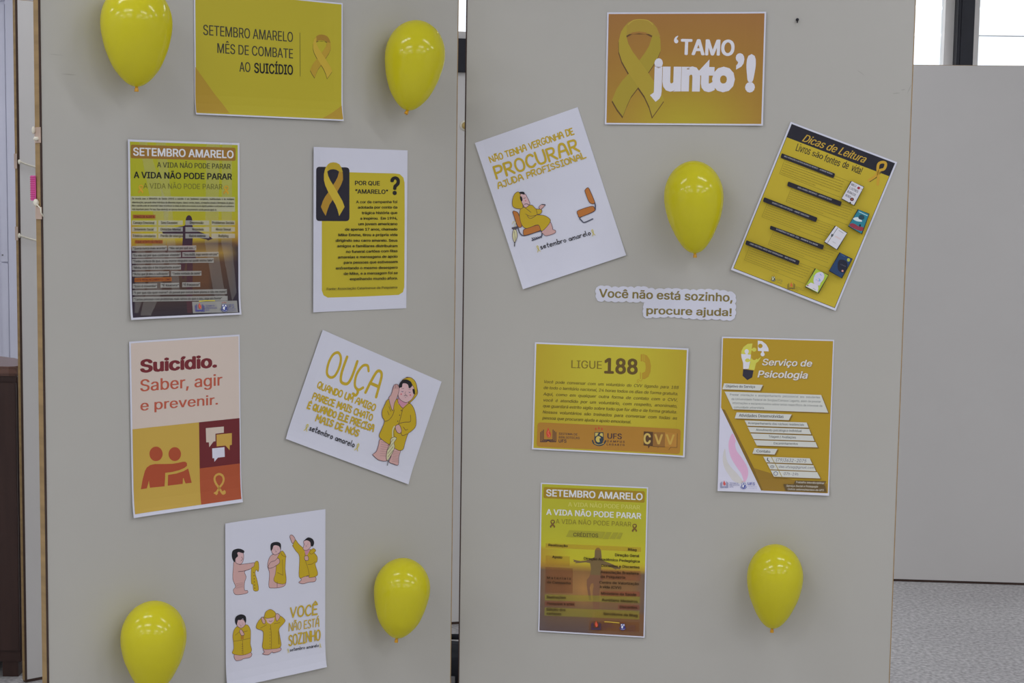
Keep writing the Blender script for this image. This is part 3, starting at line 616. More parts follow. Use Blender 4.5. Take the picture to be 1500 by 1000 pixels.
for i, t in enumerate(('SISTEMA DE', 'BIBLIOTECAS', 'UFS')): a, b = q(790, 802 + i * 25); p.text(t, a, b, a + (120, 148, 50)[i], b + 4, 17, (84, 56, 70), .008)
for t, y0, h in (('UFS', 835, 34), ('CAMPUS', 855, 12), ('LAGARTO', 875, 12)): a, b = q(1075, y0); p.text(t, a, b, a + 90, b + 4, h, (92, 66, 72)); 
p.build()

# ---- "Por que amarelo?"
s = Sheet(PL, -.3696, -.0666, .0003, .21, .297, 'white sheet on left panel with yellow box asking POR QUE AMARELO and black ribbon badge', left=.003)
s.view = (450, 210, 7.694)
p = s.part('yellow_box'); YB = (166, 152, 42)
bl = [(160, 880 + 0), (160, 1660)]
pts = [(474, 325), (985, 338), (1040, 345), (1082, 385), (1096, 440), (1098, 800), (1094, 1500), (1092, 1620), (1078, 1675), (1030, 1706), (620, 1725), (230, 1737), (180, 1710), (160, 1655), (160, 860), (300, 700), (474, 600)]
p.poly(pts, YB); p.build()
p = s.part('black_badge'); p.rr([(92, 262), (475, 270), (475, 876), (90, 874)], 42, (34, 32, 42)); p.build()
p = s.part('ribbon_emblem'); p.ribbon(150, 213, 420, 820, (174, 152, 48), (152, 118, 40), (160, 138, 40)); p.build()
p = s.part('headline'); K = (40, 38, 30)
p.text('POR QUE', 536, 470, 818, 474, 50, K, .026); p.text('“AMARELO”', 538, 565, 910, 570, 50, K, .026); p.text('?', 932, 580, 1042, 582, 208, (30, 28, 30), .03); p.build()
p = s.part('body_text')
L = [('A cor da campanha foi', 548, 672), ('adotada por conta da', 568, 733), ('trágica história que', 612, 795), ('a inspirou.  Em 1994,', 595, 857), ('um jovem americano', 572, 920), ('de apenas 17 anos, chamado', 422, 980), ('Mike Emme, tirou a própria vida', 347, 1043), ('dirigindo seu carro amarelo. Seus', 315, 1106), ('amigos e familiares distribuíram', 332, 1168), ('no funeral cartões com fitas', 432, 1228), ('amarelas e mensagens de apoio', 340, 1290), ('para pessoas que estivessem', 406, 1350), ('enfrentando o mesmo desespero', 315, 1414), ('de Mike, e a mensagem foi se', 403, 1475), ('espelhando mundo afora.', 472, 1535)]
for t, x, y in L: p.text(t, x, y + (6 if y > 1200 else 2), 1013, y - (4 if y > 1200 else 0), 30, K, .02)
p.text('Fonte: Associação Catarinense de Psiquiatria', 210, 1652, 1006, 1632, 26, (58, 54, 34), .004); p.build()

# ---- "Suicídio. Saber, agir e prevenir."
s = Sheet(PL, -.7279, -.3981, .0111, .21, .297, 'cream portrait poster on left panel reading Suicídio. Saber, agir e prevenir., two embracing figures', left=.002, bottom=.005)
s.view = (180, 480, 7.144)
p = s.part('cream_print'); p.inset((178, 166, 158), .003, .0022, .003, .006); p.build()
p = s.part('headline'); p.text('Suicídio.', 176, 472, 985, 415, 138, (100, 36, 42), .04)
p.text('Saber, agir', 178, 667, 1036, 603, 122, (158, 78, 60), .005); p.text('e prevenir.', 180, 868, 990, 803, 104, (158, 78, 60), .005); p.build()
s.view = (180, 610, 6.667)
W, Hh = s.w / 2, s.h / 2
sy = s.m(740, 55)[1]; sx = s.m(745, 300)[0]; sm = s.m(750, 505)[1]
p = s.part('yellow_square'); p.mm([(-W + .003, -Hh + .006), (sx, -Hh + .006), (sx, sy), (-W + .003, sy)], (168, 140, 64)); p.build()
p = s.part('maroon_square'); p.mm([(sx, sm), (W - .0022, sm), (W - .0022, sy), (sx, sy)], (92, 34, 38)); p.build()
p = s.part('red_square'); p.mm([(sx, -Hh + .006), (W - .0022, -Hh + .006), (W - .0022, sm), (sx, sm)], (146, 70, 44)); p.build()
p = s.part('embracing_figures'); R_ = (146, 66, 42)
p.ell(322, 363, 65, 71, R_, n=28); p.ell(505, 365, 61, 68, R_, n=28)
p.poly([(172, 708), (190, 610), (212, 530), (232, 495), (265, 472), (310, 462), (400, 462), (480, 460), (540, 450), (585, 440), (608, 440), (624, 452), (624, 480), (600, 500), (550, 522), (480, 540), (412, 548), (410, 610), (405, 680), (262, 694), (255, 650), (252, 622), (246, 650), (232, 700)], R_)
p.poly([(440, 568), (520, 555), (590, 532), (636, 506), (650, 560), (670, 645), (610, 652), (600, 625), (592, 600), (585, 600), (582, 656), (436, 674)], R_); p.build()
p = s.part('speech_bubble')
p.poly([(808, 112), (984, 96), (984, 156), (902, 166), (902, 240), (884, 242), (842, 298), (838, 250), (812, 250)], (176, 164, 154))
p.poly([(912, 175), (1062, 160), (1062, 275), (1042, 278), (1040, 326), (1000, 282), (914, 290)], (170, 138, 66))
p.poly([(870, 310), (990, 297), (993, 392), (926, 400), (892, 440), (890, 405), (873, 406)], (182, 182, 196)); p.build()
p = s.part('ribbon_emblem'); C_ = (172, 136, 66)
p.line([(990, 740), (968, 748), (938, 700), (905, 650), (893, 608), (905, 575), (938, 560), (970, 575), (982, 610), (970, 650), (940, 690), (902, 750)], 20, C_, True)
p.poly([(880, 742), (905, 728), (925, 745), (905, 766), (898, 752), (884, 752)], C_); p.poly([(960, 735), (985, 715), (1000, 728), (990, 735), (990, 745), (978, 752)], C_); p.build()

# ---- hand-lettered sheets with the raincoat figure
def face(p, cx, cy, k, rot=0, eyes=True, blush=False):
    c, q_ = math.cos(rot), math.sin(rot); f = lambda a, b: (cx + (a * c - b * q_) * k, cy + (a * q_ + b * c) * k)
    for sgn in (-1, 1):
        p.line([f(sgn * 38 - 14, -26), f(sgn * 38 + 12, -30)], 3 * k, INKL)
        p.line([f(sgn * 38 - 8, 2), f(sgn * 38, 7), f(sgn * 38 + 8, 2)], 5 * k, (70, 60, 100), True)
        if blush: p.ell(*f(sgn * 48, 32), 8 * k, 8 * k, (178, 88, 100))
    p.line([f(-4, 0), f(-10, 26), f(4, 30)], 3 * k, INKL, True); p.line([f(-16, 46), f(0, 40), f(18, 46)], 4.5 * k, BLK, True); p.line([f(-5, 62), f(5, 62)], 3 * k, INKL)
s = Sheet(PL, -.3556, -.4006, -.3902, .2975, .2086, 'tilted white sheet on left panel lettered OUÇA, raincoat figure cupping an ear', left=.002, bottom=.003)
s.view = (410, 480, 4.347)
p = s.part('hand_lettering')
def hw(p, t, x0, y0, x1, y1, h, wd, c=GOLD): p.hand(t, x0, y0, x1, y1, h, c, wd)
p.hand('OUÇA', 282, 300, 612, 440, 165, GOLD, 19, .3)
for t, x0, y0, x1, y1 in (('QUANDO UM AMIGO', 234, 380, 598, 528), ('PARECE MAIS CHATO', 204, 450, 582, 590), ('É QUANDO ELE PRECISA', 172, 508, 590, 660), ('MAIS DE NÓS', 224, 592, 492, 690)): hw(p, t, x0, y0, x1, y1, 40, 10)
p.build(); p = s.part('signature'); signature(p, 182, 650, 468, 760, 20, (178, 166, 70)); p.build()
s.view = (540, 550, 7.14)
OUT = (70, 44, 52)
p = s.part('raincoat_figure'); LW = 4.5
p.outline([(118, 665), (100, 720), (76, 790), (40, 820), (45, 835), (100, 880), (190, 885), (215, 780), (220, 700)], SKIN, OUT, LW)
p.outline([(240, 760), (325, 770), (310, 850), (302, 932), (250, 920), (208, 900), (230, 840)], SKIN, OUT, LW)
for i in range(7): p.line([(125 - i * 2, 690 + i * 24), (205, 710 + i * 22)], 2, (120, 84, 88)); p.line([(245 - i, 790 + i * 17), (312, 800 + i * 17)], 2, (120, 84, 88))
p.outline([(205, 245), (165, 300), (135, 370), (138, 430), (160, 478), (130, 560), (104, 630), (150, 680), (255, 750), (310, 780), (355, 768), (375, 700), (405, 610), (440, 580), (480, 540), (492, 480), (480, 380), (440, 300), (350, 250)], COAT, OUT, LW)
p.poly([(308, 210), (420, 240), (400, 290), (350, 335), (300, 290)], (172, 120, 140)); p.line([(290, 240), (310, 290), (352, 338), (400, 300), (430, 280)], LW, OUT, True)
p.outline([(380, 35), (430, 20), (480, 60), (505, 150), (500, 200), (450, 260), (410, 285), (440, 200)], COAT, OUT, LW); p.outline([(340, 55), (380, 25), (440, 22), (490, 80), (500, 170), (470, 190), (440, 110), (400, 60)], COAT, OUT, LW)
p.outline([(310, 110), (330, 75), (380, 60), (440, 85), (472, 140), (470, 200), (440, 250), (390, 280), (340, 262), (308, 225), (300, 165)], (182, 152, 156), OUT, LW)
p.poly([(306, 140), (315, 85), (345, 48), (385, 38), (430, 58), (450, 95), (436, 122), (415, 128), (405, 95), (380, 80), (350, 82), (342, 118), (322, 125)], BLK, True); p.poly([(452, 140), (475, 145), (478, 185), (462, 190)], BLK, True)
face(p, 385, 165, 1.0, .1, True, True)
p.outline([(205, 235), (225, 205), (240, 165), (250, 120), (268, 92), (300, 95), (312, 140), (302, 190), (285, 240), (262, 290), (248, 362), (228, 330)], SKIN, OUT, LW)
for a, b in ((258, 95), (275, 88), (292, 92)): p.line([(a, b + 45), (a, b)], 4, OUT)
p.line([(160, 478), (205, 462), (245, 410), (262, 355)], LW, OUT, True); p.line([(205, 320), (225, 372)], 4, OUT); p.line([(190, 370), (208, 410)], 4, OUT)
p.line([(352, 340), (330, 430), (300, 530)], LW, OUT, True)
for a, b in ((335, 362), (318, 412), (298, 475)): p.ell(a, b, 5, 6, OUT)
p.line([(305, 500), (370, 485), (430, 478), (430, 410)], LW, OUT, True); p.line([(330, 580), (345, 625), (400, 605)], LW, OUT, True); p.line([(355, 535), (380, 570), (402, 560)], 4, OUT)
p.outline([(272, 545), (285, 515), (315, 515), (335, 560), (335, 585), (318, 602), (290, 588)], SKIN, OUT, LW); p.build()
p = s.part('umbrella_drawing'); UM = (176, 174, 140)
p.line([(262, 530), (245, 570), (245, 640)], 14, UM, True); p.line([(270, 545), (256, 580), (258, 635)], 4, OUT, True)
p.outline([(225, 660), (262, 640), (285, 655), (258, 700), (265, 740), (245, 800), (192, 885), (178, 850), (190, 770), (222, 710)], UM, OUT, LW)
for i in range(4): p.line([(192, 850 - i * 38), (250, 770 - i * 38 + 8)], 3.5, OUT)
p.line([(198, 880), (188, 935)], 7, (60, 58, 62)); p.build()

s = Sheet(PL, -.5495, -.7283, .002, .21, .297, 'white sheet at bottom of left panel, five raincoat drawings and VOCÊ NÃO ESTÁ SOZINHO', left=.002, bottom=.006)
s.view = (325, 745, 7.406); LW = 4.5
p = s.part('raincoat_figure')
p.outline([(130, 570), (120, 640), (115, 760), (145, 840), (120, 880), (150, 930), (270, 915), (275, 885), (245, 880), (245, 800), (262, 740), (245, 680), (300, 655), (360, 620), (352, 585), (300, 590), (215, 600), (180, 600)], SKIN, OUT, LW)
for i in range(5): p.line([(148, 812 + i * 12), (232, 800 + i * 12)], 2.5, (130, 92, 96))
p.line([(175, 680), (245, 672), (310, 650)], 5, OUT, True)
p.outline([(150, 470), (220, 465), (236, 520), (222, 580), (190, 600), (145, 575)], (182, 152, 156), OUT, LW)
p.poly([(132, 578), (104, 520), (112, 455), (160, 432), (205, 435), (240, 455), (232, 480), (180, 468), (165, 480), (172, 512), (148, 535)], BLK, True); p.line([(212, 520), (225, 545), (205, 565)], 4, OUT)
p.outline([(360, 575), (392, 572), (400, 640), (392, 680), (372, 660), (360, 700), (382, 780), (395, 880), (345, 885), (335, 820), (318, 800), (318, 650), (345, 625)], COAT, (110, 80, 40), LW)
for i in range(6): p.ell(345 + i * 2, 690 + i * 34, 6, 6, (100, 70, 40))
p.build()
p = s.part('raincoat_figure')
p.outline([(550, 495), (510, 540), (494, 620), (515, 700), (508, 840), (550, 858), (640, 850), (690, 815), (690, 700), (640, 500)], SKIN, OUT, LW)
p.outline([(600, 530), (650, 455), (692, 510), (690, 540), (685, 650), (692, 800), (610, 808), (562, 775), (580, 700), (590, 600)], COAT, (110, 80, 40), LW)
p.line([(655, 550), (660, 720), (600, 690)], LW, (110, 80, 40)); p.line([(640, 480), (655, 505), (690, 520)], LW, (110, 80, 40), True)
p.outline([(500, 635), (540, 640), (620, 590), (620, 545), (600, 535), (575, 560), (525, 580)], SKIN, OUT, LW); p.line([(598, 790), (598, 850)], LW, OUT)
p.outline([(540, 400), (580, 380), (632, 400), (632, 460), (600, 490), (570, 497), (540, 470)], (182, 152, 156), OUT, LW)
p.poly([(528, 450), (528, 385), (560, 362), (610, 360), (638, 385), (635, 445), (622, 410), (590, 395), (560, 400), (545, 440)], BLK, True); face(p, 585, 440, .55); p.build()
p = s.part('raincoat_figure')
p.outline([(855, 735), (1005, 735), (1010, 785), (940, 795), (880, 812), (832, 798), (860, 770)], SKIN, OUT, LW)
p.outline([(770, 390), (790, 332), (830, 380), (885, 430), (900, 450), (960, 440), (1000, 478), (1032, 520), (1030, 570), (1010, 600), (1036, 715), (950, 745), (938, 722), (890, 735), (836, 735), (840, 520), (800, 455), (765, 400)], COAT, (110, 80, 40), LW)
p.outline([(985, 430), (1010, 440), (1012, 460), (970, 490), (950, 470)], COAT, (110, 80, 40), LW); p.line([(900, 460), (905, 560), (930, 640), (948, 725)], LW, (110, 80, 40), True); p.line([(1010, 570), (975, 598), (930, 602)], LW, (110, 80, 40), True)
p.poly([(892, 440), (955, 440), (925, 500), (905, 500)], (172, 120, 140)); p.outline([(895, 515), (930, 510), (935, 555), (900, 555)], SKIN, OUT, LW)
p.outline([(735, 300), (745, 282), (768, 290), (792, 330), (765, 375), (742, 325)], SKIN, OUT, LW)
p.outline([(885, 350), (915, 335), (960, 350), (965, 400), (940, 435), (910, 450), (878, 435), (888, 390)], (182, 152, 156), OUT, LW)
p.poly([(888, 348), (930, 310), (980, 325), (998, 365), (985, 405), (962, 400), (955, 360), (920, 340)], BLK, True); face(p, 912, 385, .45); p.build()
s.view = (325, 870, 7.69)
p = s.part('raincoat_figure')
p.outline([(145, 670), (318, 655), (322, 705), (240, 725), (215, 738), (150, 742)], SKIN, OUT, LW)
p.outline([(180, 355), (135, 395), (118, 470), (125, 540), (128, 610), (115, 665), (225, 685), (328, 645), (318, 560), (320, 480), (318, 400), (285, 345), (230, 350)], COAT, (110, 80, 40), LW)
p.line([(125, 528), (225, 515), (318, 492)], LW, (110, 80, 40), True); p.line([(230, 520), (236, 685)], LW, (110, 80, 40)); p.line([(145, 460), (195, 420)], LW, (110, 80, 40)); p.line([(230, 425), (285, 412)], LW, (110, 80, 40))
p.poly([(208, 460), (245, 455), (243, 505), (210, 508)], (150, 110, 40)); p.outline([(195, 410), (215, 395), (240, 430), (248, 455), (215, 462)], SKIN, OUT, LW)
p.outline([(165, 300), (210, 280), (258, 300), (258, 345), (215, 380), (170, 355)], (182, 152, 156), OUT, LW)
p.poly([(160, 345), (142, 300), (155, 250), (210, 225), (262, 245), (270, 300), (258, 320), (235, 272), (205, 290), (180, 288), (168, 320)], BLK, True); face(p, 210, 335, .5)
for i in range(5): p.ell(224, 560 + i * 25, 4, 4, OUT)
p.build()
p = s.part('raincoat_figure')
p.outline([(472, 610), (645, 600), (655, 635), (580, 658), (560, 650), (518, 680), (455, 672), (475, 650)], SKIN, OUT, LW)
p.outline([(470, 260), (490, 200), (540, 170), (590, 195), (612, 230), (660, 245), (708, 290), (690, 330), (640, 390), (650, 480), (658, 590), (560, 615), (458, 608), (462, 500), (458, 415), (390, 385), (385, 350), (410, 300), (440, 270)], COAT, (110, 80, 40), LW)
p.poly([(490, 272), (590, 262), (580, 305), (545, 335), (510, 320)], (182, 152, 156)); p.line([(465, 252), (500, 270), (560, 262), (600, 240)], LW, (110, 80, 40), True)
p.outline([(440, 262), (462, 262), (485, 300), (480, 330), (455, 320)], SKIN, OUT, LW); p.outline([(600, 240), (618, 215), (650, 240), (640, 275), (612, 300)], SKIN, OUT, LW)
p.line([(430, 380), (500, 342)], LW, (110, 80, 40)); p.line([(650, 318), (585, 330)], LW, (110, 80, 40)); p.line([(542, 340), (555, 480), (552, 615)], LW, (110, 80, 40), True)
for i in range(7): p.ell(538, 390 + i * 34, 4, 4, OUT)
p.line([(525, 298), (545, 305), (565, 295)], 4, OUT, True); p.line([(632, 420), (640, 560)], 8, (120, 96, 34)); p.build()
p = s.part('hand_lettering')
p.hand('VOCÊ', 768, 262, 1068, 222, 110, GOLD, 17, .4); p.hand('NÃO ESTÁ', 752, 412, 1088, 360, 88, GOLD, 11, .4); p.hand('SOZINHO', 750, 578, 1100, 510, 112, GOLD, 16, .4); p.build()
p = s.part('signature'); signature(p, 762, 640, 1082, 588, 20, (178, 166, 70)); p.build()

s = Sheet(PR, .0705, -.0048, .3389, .21, .297, 'tilted white sheet on right panel lettered PROCURAR, two drawn chairs, one occupied', left=.002, bottom=.003)
s.view = (690, 150, 6.522)
p = s.part('hand_lettering')
p.hand('NÃO TENHA VERGONHA DE', 190, 575, 985, 302, 58, GOLD, 12); p.hand('PROCURAR', 250, 730, 1035, 465, 118, GOLD, 22, .4); p.hand('AJUDA PROFISSIONAL', 262, 822, 1100, 528, 56, GOLD, 12); p.build()
s.view = (730, 260, 6.25)
p = s.part('signature'); signature(p, 392, 655, 846, 522, 25, (178, 166, 70)); p.build()
def seat(p, back, seatq, legs):
    p.line(legs, 11, (70, 72, 88), True)
    for q_ in (back, seatq): p.outline(q_, (160, 100, 48), (70, 50, 48), 5)
p = s.part('chair_drawing')
seat(p, [(798, 110), (815, 94), (832, 105), (880, 215), (876, 238), (852, 238), (828, 215), (795, 130)], [(722, 318), (740, 298), (855, 262), (880, 280), (875, 308), (750, 362), (732, 345)], [(830, 105), (882, 230), (888, 270), (872, 310), (752, 362), (765, 395), (790, 410), (865, 378)]); p.build()
p = s.part('chair_drawing')
seat(p, [(135, 315), (155, 308), (185, 330), (212, 420), (212, 450), (185, 452), (160, 400)], [(230, 500), (245, 470), (375, 432), (388, 470), (370, 490), (250, 528), (232, 518)], [(135, 315), (178, 450), (200, 510), (245, 530), (385, 488), (400, 520), (385, 545), (310, 575)])
for i in range(5): p.line([(308 + i * 18, 552 - i * 3), (325 + i * 18, 568 - i * 5)], 8, (66, 68, 82))
p.build()
p = s.part('raincoat_figure'); LW = 4
p.outline([(400, 490), (470, 408), (495, 450), (500, 475), (525, 485), (515, 510), (440, 532), (412, 515)], SKIN, OUT, LW)
p.outline([(215, 280), (300, 250), (345, 285), (390, 290), (400, 310), (385, 332), (350, 340), (430, 350), (478, 400), (400, 490), (365, 432), (260, 465), (215, 430), (196, 360), (200, 300)], COAT, OUT, LW)
p.line([(250, 332), (290, 352), (345, 345)], LW, OUT, True); p.line([(345, 285), (358, 330)], LW, OUT); p.line([(265, 348), (295, 375), (350, 345)], LW, OUT, True); p.line([(245, 275), (300, 318)], LW, OUT)
p.outline([(372, 270), (395, 248), (428, 246), (425, 258), (398, 285), (385, 290)], SKIN, OUT, LW); p.line([(400, 246), (430, 250)], 9, (60, 58, 70))
p.outline([(190, 132), (150, 150), (130, 210), (135, 265), (180, 285), (225, 275), (215, 200)], COAT, OUT, LW)
p.outline([(205, 150), (245, 150), (265, 180), (282, 215), (288, 245), (250, 275), (222, 240), (205, 195)], (182, 152, 156), OUT, LW)
p.poly([(190, 140), (205, 130), (235, 132), (242, 155), (215, 150)], BLK, True); p.poly([(200, 170), (218, 180), (222, 210), (210, 218), (200, 195)], BLK, True)
p.line([(232, 190), (250, 186)], 4, BLK); p.line([(240, 245), (262, 240), (280, 250)], 5, BLK, True); p.ell(250, 212, 6, 5, (178, 88, 100)); p.build()
p = s.part('umbrella_drawing')
p.line([(130, 425), (138, 402), (158, 410), (152, 440), (152, 470)], 7, UM, True); p.outline([(125, 460), (175, 448), (172, 466), (145, 475)], (72, 70, 78), OUT, 3)
p.outline([(140, 480), (165, 480), (175, 530), (165, 570), (150, 595), (132, 540)], UM, OUT, LW); p.line([(148, 490), (158, 580)], 3, OUT); p.line([(152, 590), (150, 628)], 7, BLK); p.build()

# ---- "'Tamo junto'!"
s = Sheet(PR, .3213, .2428, .0001, .297, .21, 'orange landscape poster at top of right panel, big ribbon and white TAMO JUNTO', bottom=.002, right=.003)
s.view = (870, 0, 5)
p = s.part('orange_print')
def fn(a, b):
    d = math.hypot((a - .5) / .62, (b - 1.0) / .55); c = ramp([(0, (152, 138, 38)), (.35, (150, 130, 40)), (.8, (144, 112, 44)), (1.3, (140, 103, 46)), (2, (136, 96, 52))], d); return c
p.grid(corners(s, .003), 22, 16, fn); p.build()
p = s.part('ribbon_emblem'); p.ribbon(133, 140, 515, 858, (150, 132, 46), (144, 128, 44), (146, 124, 48), (84, 62, 36))
p.line([(250, 180), (290, 150), (335, 143), (395, 150), (430, 180)], 5, (162, 142, 60), True); p.build()
p = s.part('white_lettering'); WL = (188, 188, 206)
p.text('‘', 584, 408, 616, 408, 142, (190, 190, 200), heavy=.01); p.text('TAMO', 632, 402, 1028, 410, 118, (190, 190, 200), .03)
p.text('junto', 412, 648, 1030, 655, 218, WL, heavy=.058); p.text('’', 1033, 656, 1097, 656, 252, WL, heavy=.03); p.text('!', 1106, 656, 1178, 658, 238, WL, heavy=.05); p.build()

# ---- reading tips
s = Sheet(PR, .568, -.0302, -.3543, .21, .297, 'tilted yellow poster with black header at upper right of right panel, Dicas de Leitura', left=.002, bottom=.003)
s.view = (1130, 170, 7.142)
sq = lambda a, b: (a * 7.142 / 6.25 + (1065 - 1130) * 7.142, b * 7.142 / 6.25 + (300 - 170) * 7.142)        # lower crop -> this view
sr = lambda a, b: (a * 7.142 / 8.333 + (1110 - 1130) * 7.142, b * 7.142 / 8.333 + (220 - 170) * 7.142)
sv = lambda a, b: (a * 7.142 / 8.333 + (1080 - 1130) * 7.142, b * 7.142 / 8.333 + (330 - 170) * 7.142)
p = s.part('yellow_print'); p.inset((40, 38, 34), .0032, .0032, .0032, .0042); p.inset((166, 148, 42), .0040, .0040, .004, .005); p.build()
p = s.part('black_header'); hb = s.m(157, 220)[1]; W, Hh = s.w / 2, s.h / 2
p.mm([(-W + .0035, hb), (W - .0035, hb), (W - .0035, Hh - .0035), (-W + .0035, Hh - .0035)], (32, 31, 40)); p.build()
p = s.part('script_heading')
p.text('Dicas de Leitura', 318, 262, 962, 490, 82, (170, 140, 50), .006, .32); p.build()
p = s.part('subheading'); p.text('Livros', 250, 362, 395, 408, 80, (32, 30, 30), .004); p.text('são', 418, 412, 530, 455, 62, (32, 30, 30), .014); p.text('fontes', 545, 470, 705, 528, 74, (32, 30, 30), .008); p.text('de', 735, 532, 795, 556, 74, (32, 30, 30), .01); p.text('vida!', 828, 570, 930, 612, 78, (32, 30, 30), .008); p.build()
p = s.part('ribbon_emblem')
RB = (172, 136, 44)
p.poly([(1010, 668), (1090, 612), (1118, 560), (1150, 590), (1110, 640), (1030, 690)], (84, 70, 30))
p.line([(1018, 672), (1085, 628), (1130, 570), (1175, 555), (1195, 518), (1190, 488), (1155, 482), (1122, 500), (1112, 545), (1118, 620), (1112, 715)], 28, RB, True); p.build()
rows = [ # bar quad (TL, TR, BR, BL), title, cover side box end
 (lambda a, b: sr(a, b), [(292, 36), (945, 285), (925, 340), (278, 92)], 'MEU CORAÇÃO E OUTROS BURACOS NEGROS - JASMINE WARGA', (320, 80, 908, 300), [(330, 115), (265, 285), (1012, 575), (1120, 382)]),
 (lambda a, b: sr(a, b), [(372, 380), (1025, 628), (1008, 684), (358, 435)], 'POR LUGARES INCRÍVEIS - JENNIFER NIVEN', (485, 460, 895, 612), [(410, 465), (345, 625), (1105, 915), (1215, 725)]),
 (lambda a, b: sr(a, b), [(78, 572), (728, 822), (710, 876), (62, 626)], 'VIVER É A MELHOR OPÇÃO - ANDRÉ TRIGUEIRO', (170, 645, 620, 818), [(115, 650), (50, 812), (870, 1120), (930, 925)]),
 (lambda a, b: sv(a, b), [(405, 0), (1058, 240), (1042, 295), (395, 45)], 'O DEMÔNIO DO MEIO-DIA - ANDREW SOLOMON', (472, 52, 975, 248), [(440, 80), (378, 232), (1115, 522), (1245, 335)]),
 (lambda a, b: sv(a, b), [(112, 178), (762, 430), (745, 484), (98, 232)], 'UMA HISTÓRIA MEIO QUE ENGRAÇADA - NED VIZZINI', (152, 228, 705, 445), [(150, 258), (88, 420), (830, 712), (945, 525)])]
for f, q_, t, tx, fr in rows:
    p = s.part('text_frame'); FL = (96, 88, 34)
    p.line([f(*fr[0]), f(*fr[1]), f(*fr[2])], 2.2, FL); e = f(*q_[1]); e2 = f(*fr[3]); p.line([(e[0] - 10, e[1] + 20), e2], 2.2, FL)
    a, b, c, d_ = [Vector(f(*k)) for k in (fr[0], fr[3], fr[2], fr[1])]
    # rows of tiny text, too small to read in the photograph
    for i in range(6):
        tt = (i + .8) / 6.6; l = a.lerp(d_, tt); r = b.lerp(c, tt); dr = (r - l).normalized(); l += dr * 12; r -= dr * 30
        x = 0; L_ = (r - l).length * (.6 if i == 5 else 1) 
        while x < L_:
            wv = random.uniform(8, 30)
            if x + wv < L_: p.line([tuple(l + dr * x), tuple(l + dr * (x + wv))], 3.4, (112, 98, 38))
            x += wv + 6
    p.build()
    p = s.part('black_title_bar'); p.rr([f(*k) for k in q_], 12, (32, 31, 38)); a, b = f(tx[0], tx[1]), f(tx[2], tx[3]); p.text(t, a[0], a[1], b[0], b[1], 15, (150, 150, 158), .004); p.build()
def cover(f, q_, c): p = s.part('book_cover'); p.poly([f(a - 5 + (3 if i in (1, 2) else 0), b + (4 if i > 1 else -4)) for i, (a, b) in enumerate([(q_[0][0] - 4, q_[0][1]), (q_[1][0] + 8, q_[1][1]), (q_[2][0] + 8, q_[2][1] + 3), (q_[3][0], q_[3][1] + 3)])], (30, 30, 36)); p.poly([f(*k) for k in q_], c); return p
idf = lambda a, b: (a, b)
p = cover(idf, [(838, 682), (962, 742), (860, 930), (735, 860)], (184, 184, 192))
for i, t in enumerate(('MEU', 'E OUTROS', 'BURACOS', 'NEGROS')): a = (828 - i * 20, 722 + i * 38); p.text(t, a[0], a[1], a[0] + (48, 90, 84, 52)[i], a[1] + (24, 44, 42, 26)[i], 26, (70, 66, 76), .01)
p.ell(910, 752, 15, 14, (140, 40, 50)); p.ell(840, 870, 20, 18, (80, 36, 54)); p.ell(840, 870, 7, 6, (180, 120, 60)); p.ell(822, 905, 8, 8, BLK); p.line([(932, 760), (945, 768)], 3, (120, 50, 60)); p.build()
p = cover(sq, [(1203, 42), (1296, 85), (1228, 262), (1110, 190)], (40, 112, 128))
p.poly([sq(*k) for k in [(1150, 125), (1195, 112), (1235, 150), (1185, 148)]], (180, 196, 208), True); p.poly([sq(*k) for k in [(1215, 90), (1250, 98), (1252, 128), (1222, 135), (1200, 120)]], (34, 62, 74), True)
p.poly([sq(*k) for k in [(1135, 168), (1170, 175), (1200, 195), (1245, 205), (1232, 238), (1180, 225), (1120, 190)]], (128, 50, 66), True); p.line([sq(1205, 62), sq(1282, 98)], 6, (170, 200, 206)); p.ell(*sq(1215, 188), 10, 14, (30, 40, 60)); p.build()
p = cover(sq, [(995, 192), (1095, 258), (1002, 405), (892, 335)], (186, 186, 194))
p.line([sq(1012, 208), sq(968, 272), sq(918, 345)], 5, (78, 84, 88)); p.poly([sq(*k) for k in [(955, 262), (975, 272), (962, 292), (948, 288)]], (70, 74, 80)); p.text('DEPRESSÃO', *sq(985, 292), *sq(1035, 318), 14, (190, 140, 120)); p.line([sq(1022, 232), sq(1062, 258)], 4, (120, 120, 126)); p.line([sq(965, 335), sq(992, 350)], 3, (130, 130, 136)); p.build()
p = cover(sq, [(1036, 436), (1143, 496), (1045, 665), (935, 598)], (36, 58, 92))
p.poly([sq(*k) for k in [(1030, 500), (1085, 510), (1100, 560), (1070, 620), (1020, 600), (1010, 545)]], (32, 34, 48), True); p.ell(*sq(1110, 502), 16, 18, (150, 158, 60)); p.ell(*sq(1055, 602), 11, 11, (184, 130, 124)); p.line([sq(1045, 455), sq(1075, 470)], 6, (60, 90, 130)); p.text('O DEMÔNIO', *sq(1035, 545), *sq(1082, 568), 12, (90, 90, 104)); p.build()
p = cover(sq, [(812, 582), (925, 642), (830, 803), (716, 742)], (148, 168, 56))
p.poly([sq(*k) for k in [(738, 728), (765, 708), (800, 722), (830, 730), (835, 760), (828, 795), (720, 742)]], (188, 186, 196)); p.poly([sq(*k) for k in [(820, 622), (862, 612), (888, 640), (880, 680), (855, 712), (845, 735), (800, 722), (790, 690), (798, 650)]], (180, 178, 200), True)
for i in range(9): a, b = random.uniform(802, 872), random.uniform(630, 705); p.line([sq(a, b), sq(a + random.uniform(-14, 14), b + random.uniform(-14, 14))], 5, random.choice([(90, 130, 190), (130, 80, 170), (170, 80, 120), (90, 160, 180)]))
p.ell(*sq(738, 735), 7, 8, (128, 50, 90)); p.line([sq(785, 760), sq(810, 775)], 3, (110, 110, 120)); p.build()
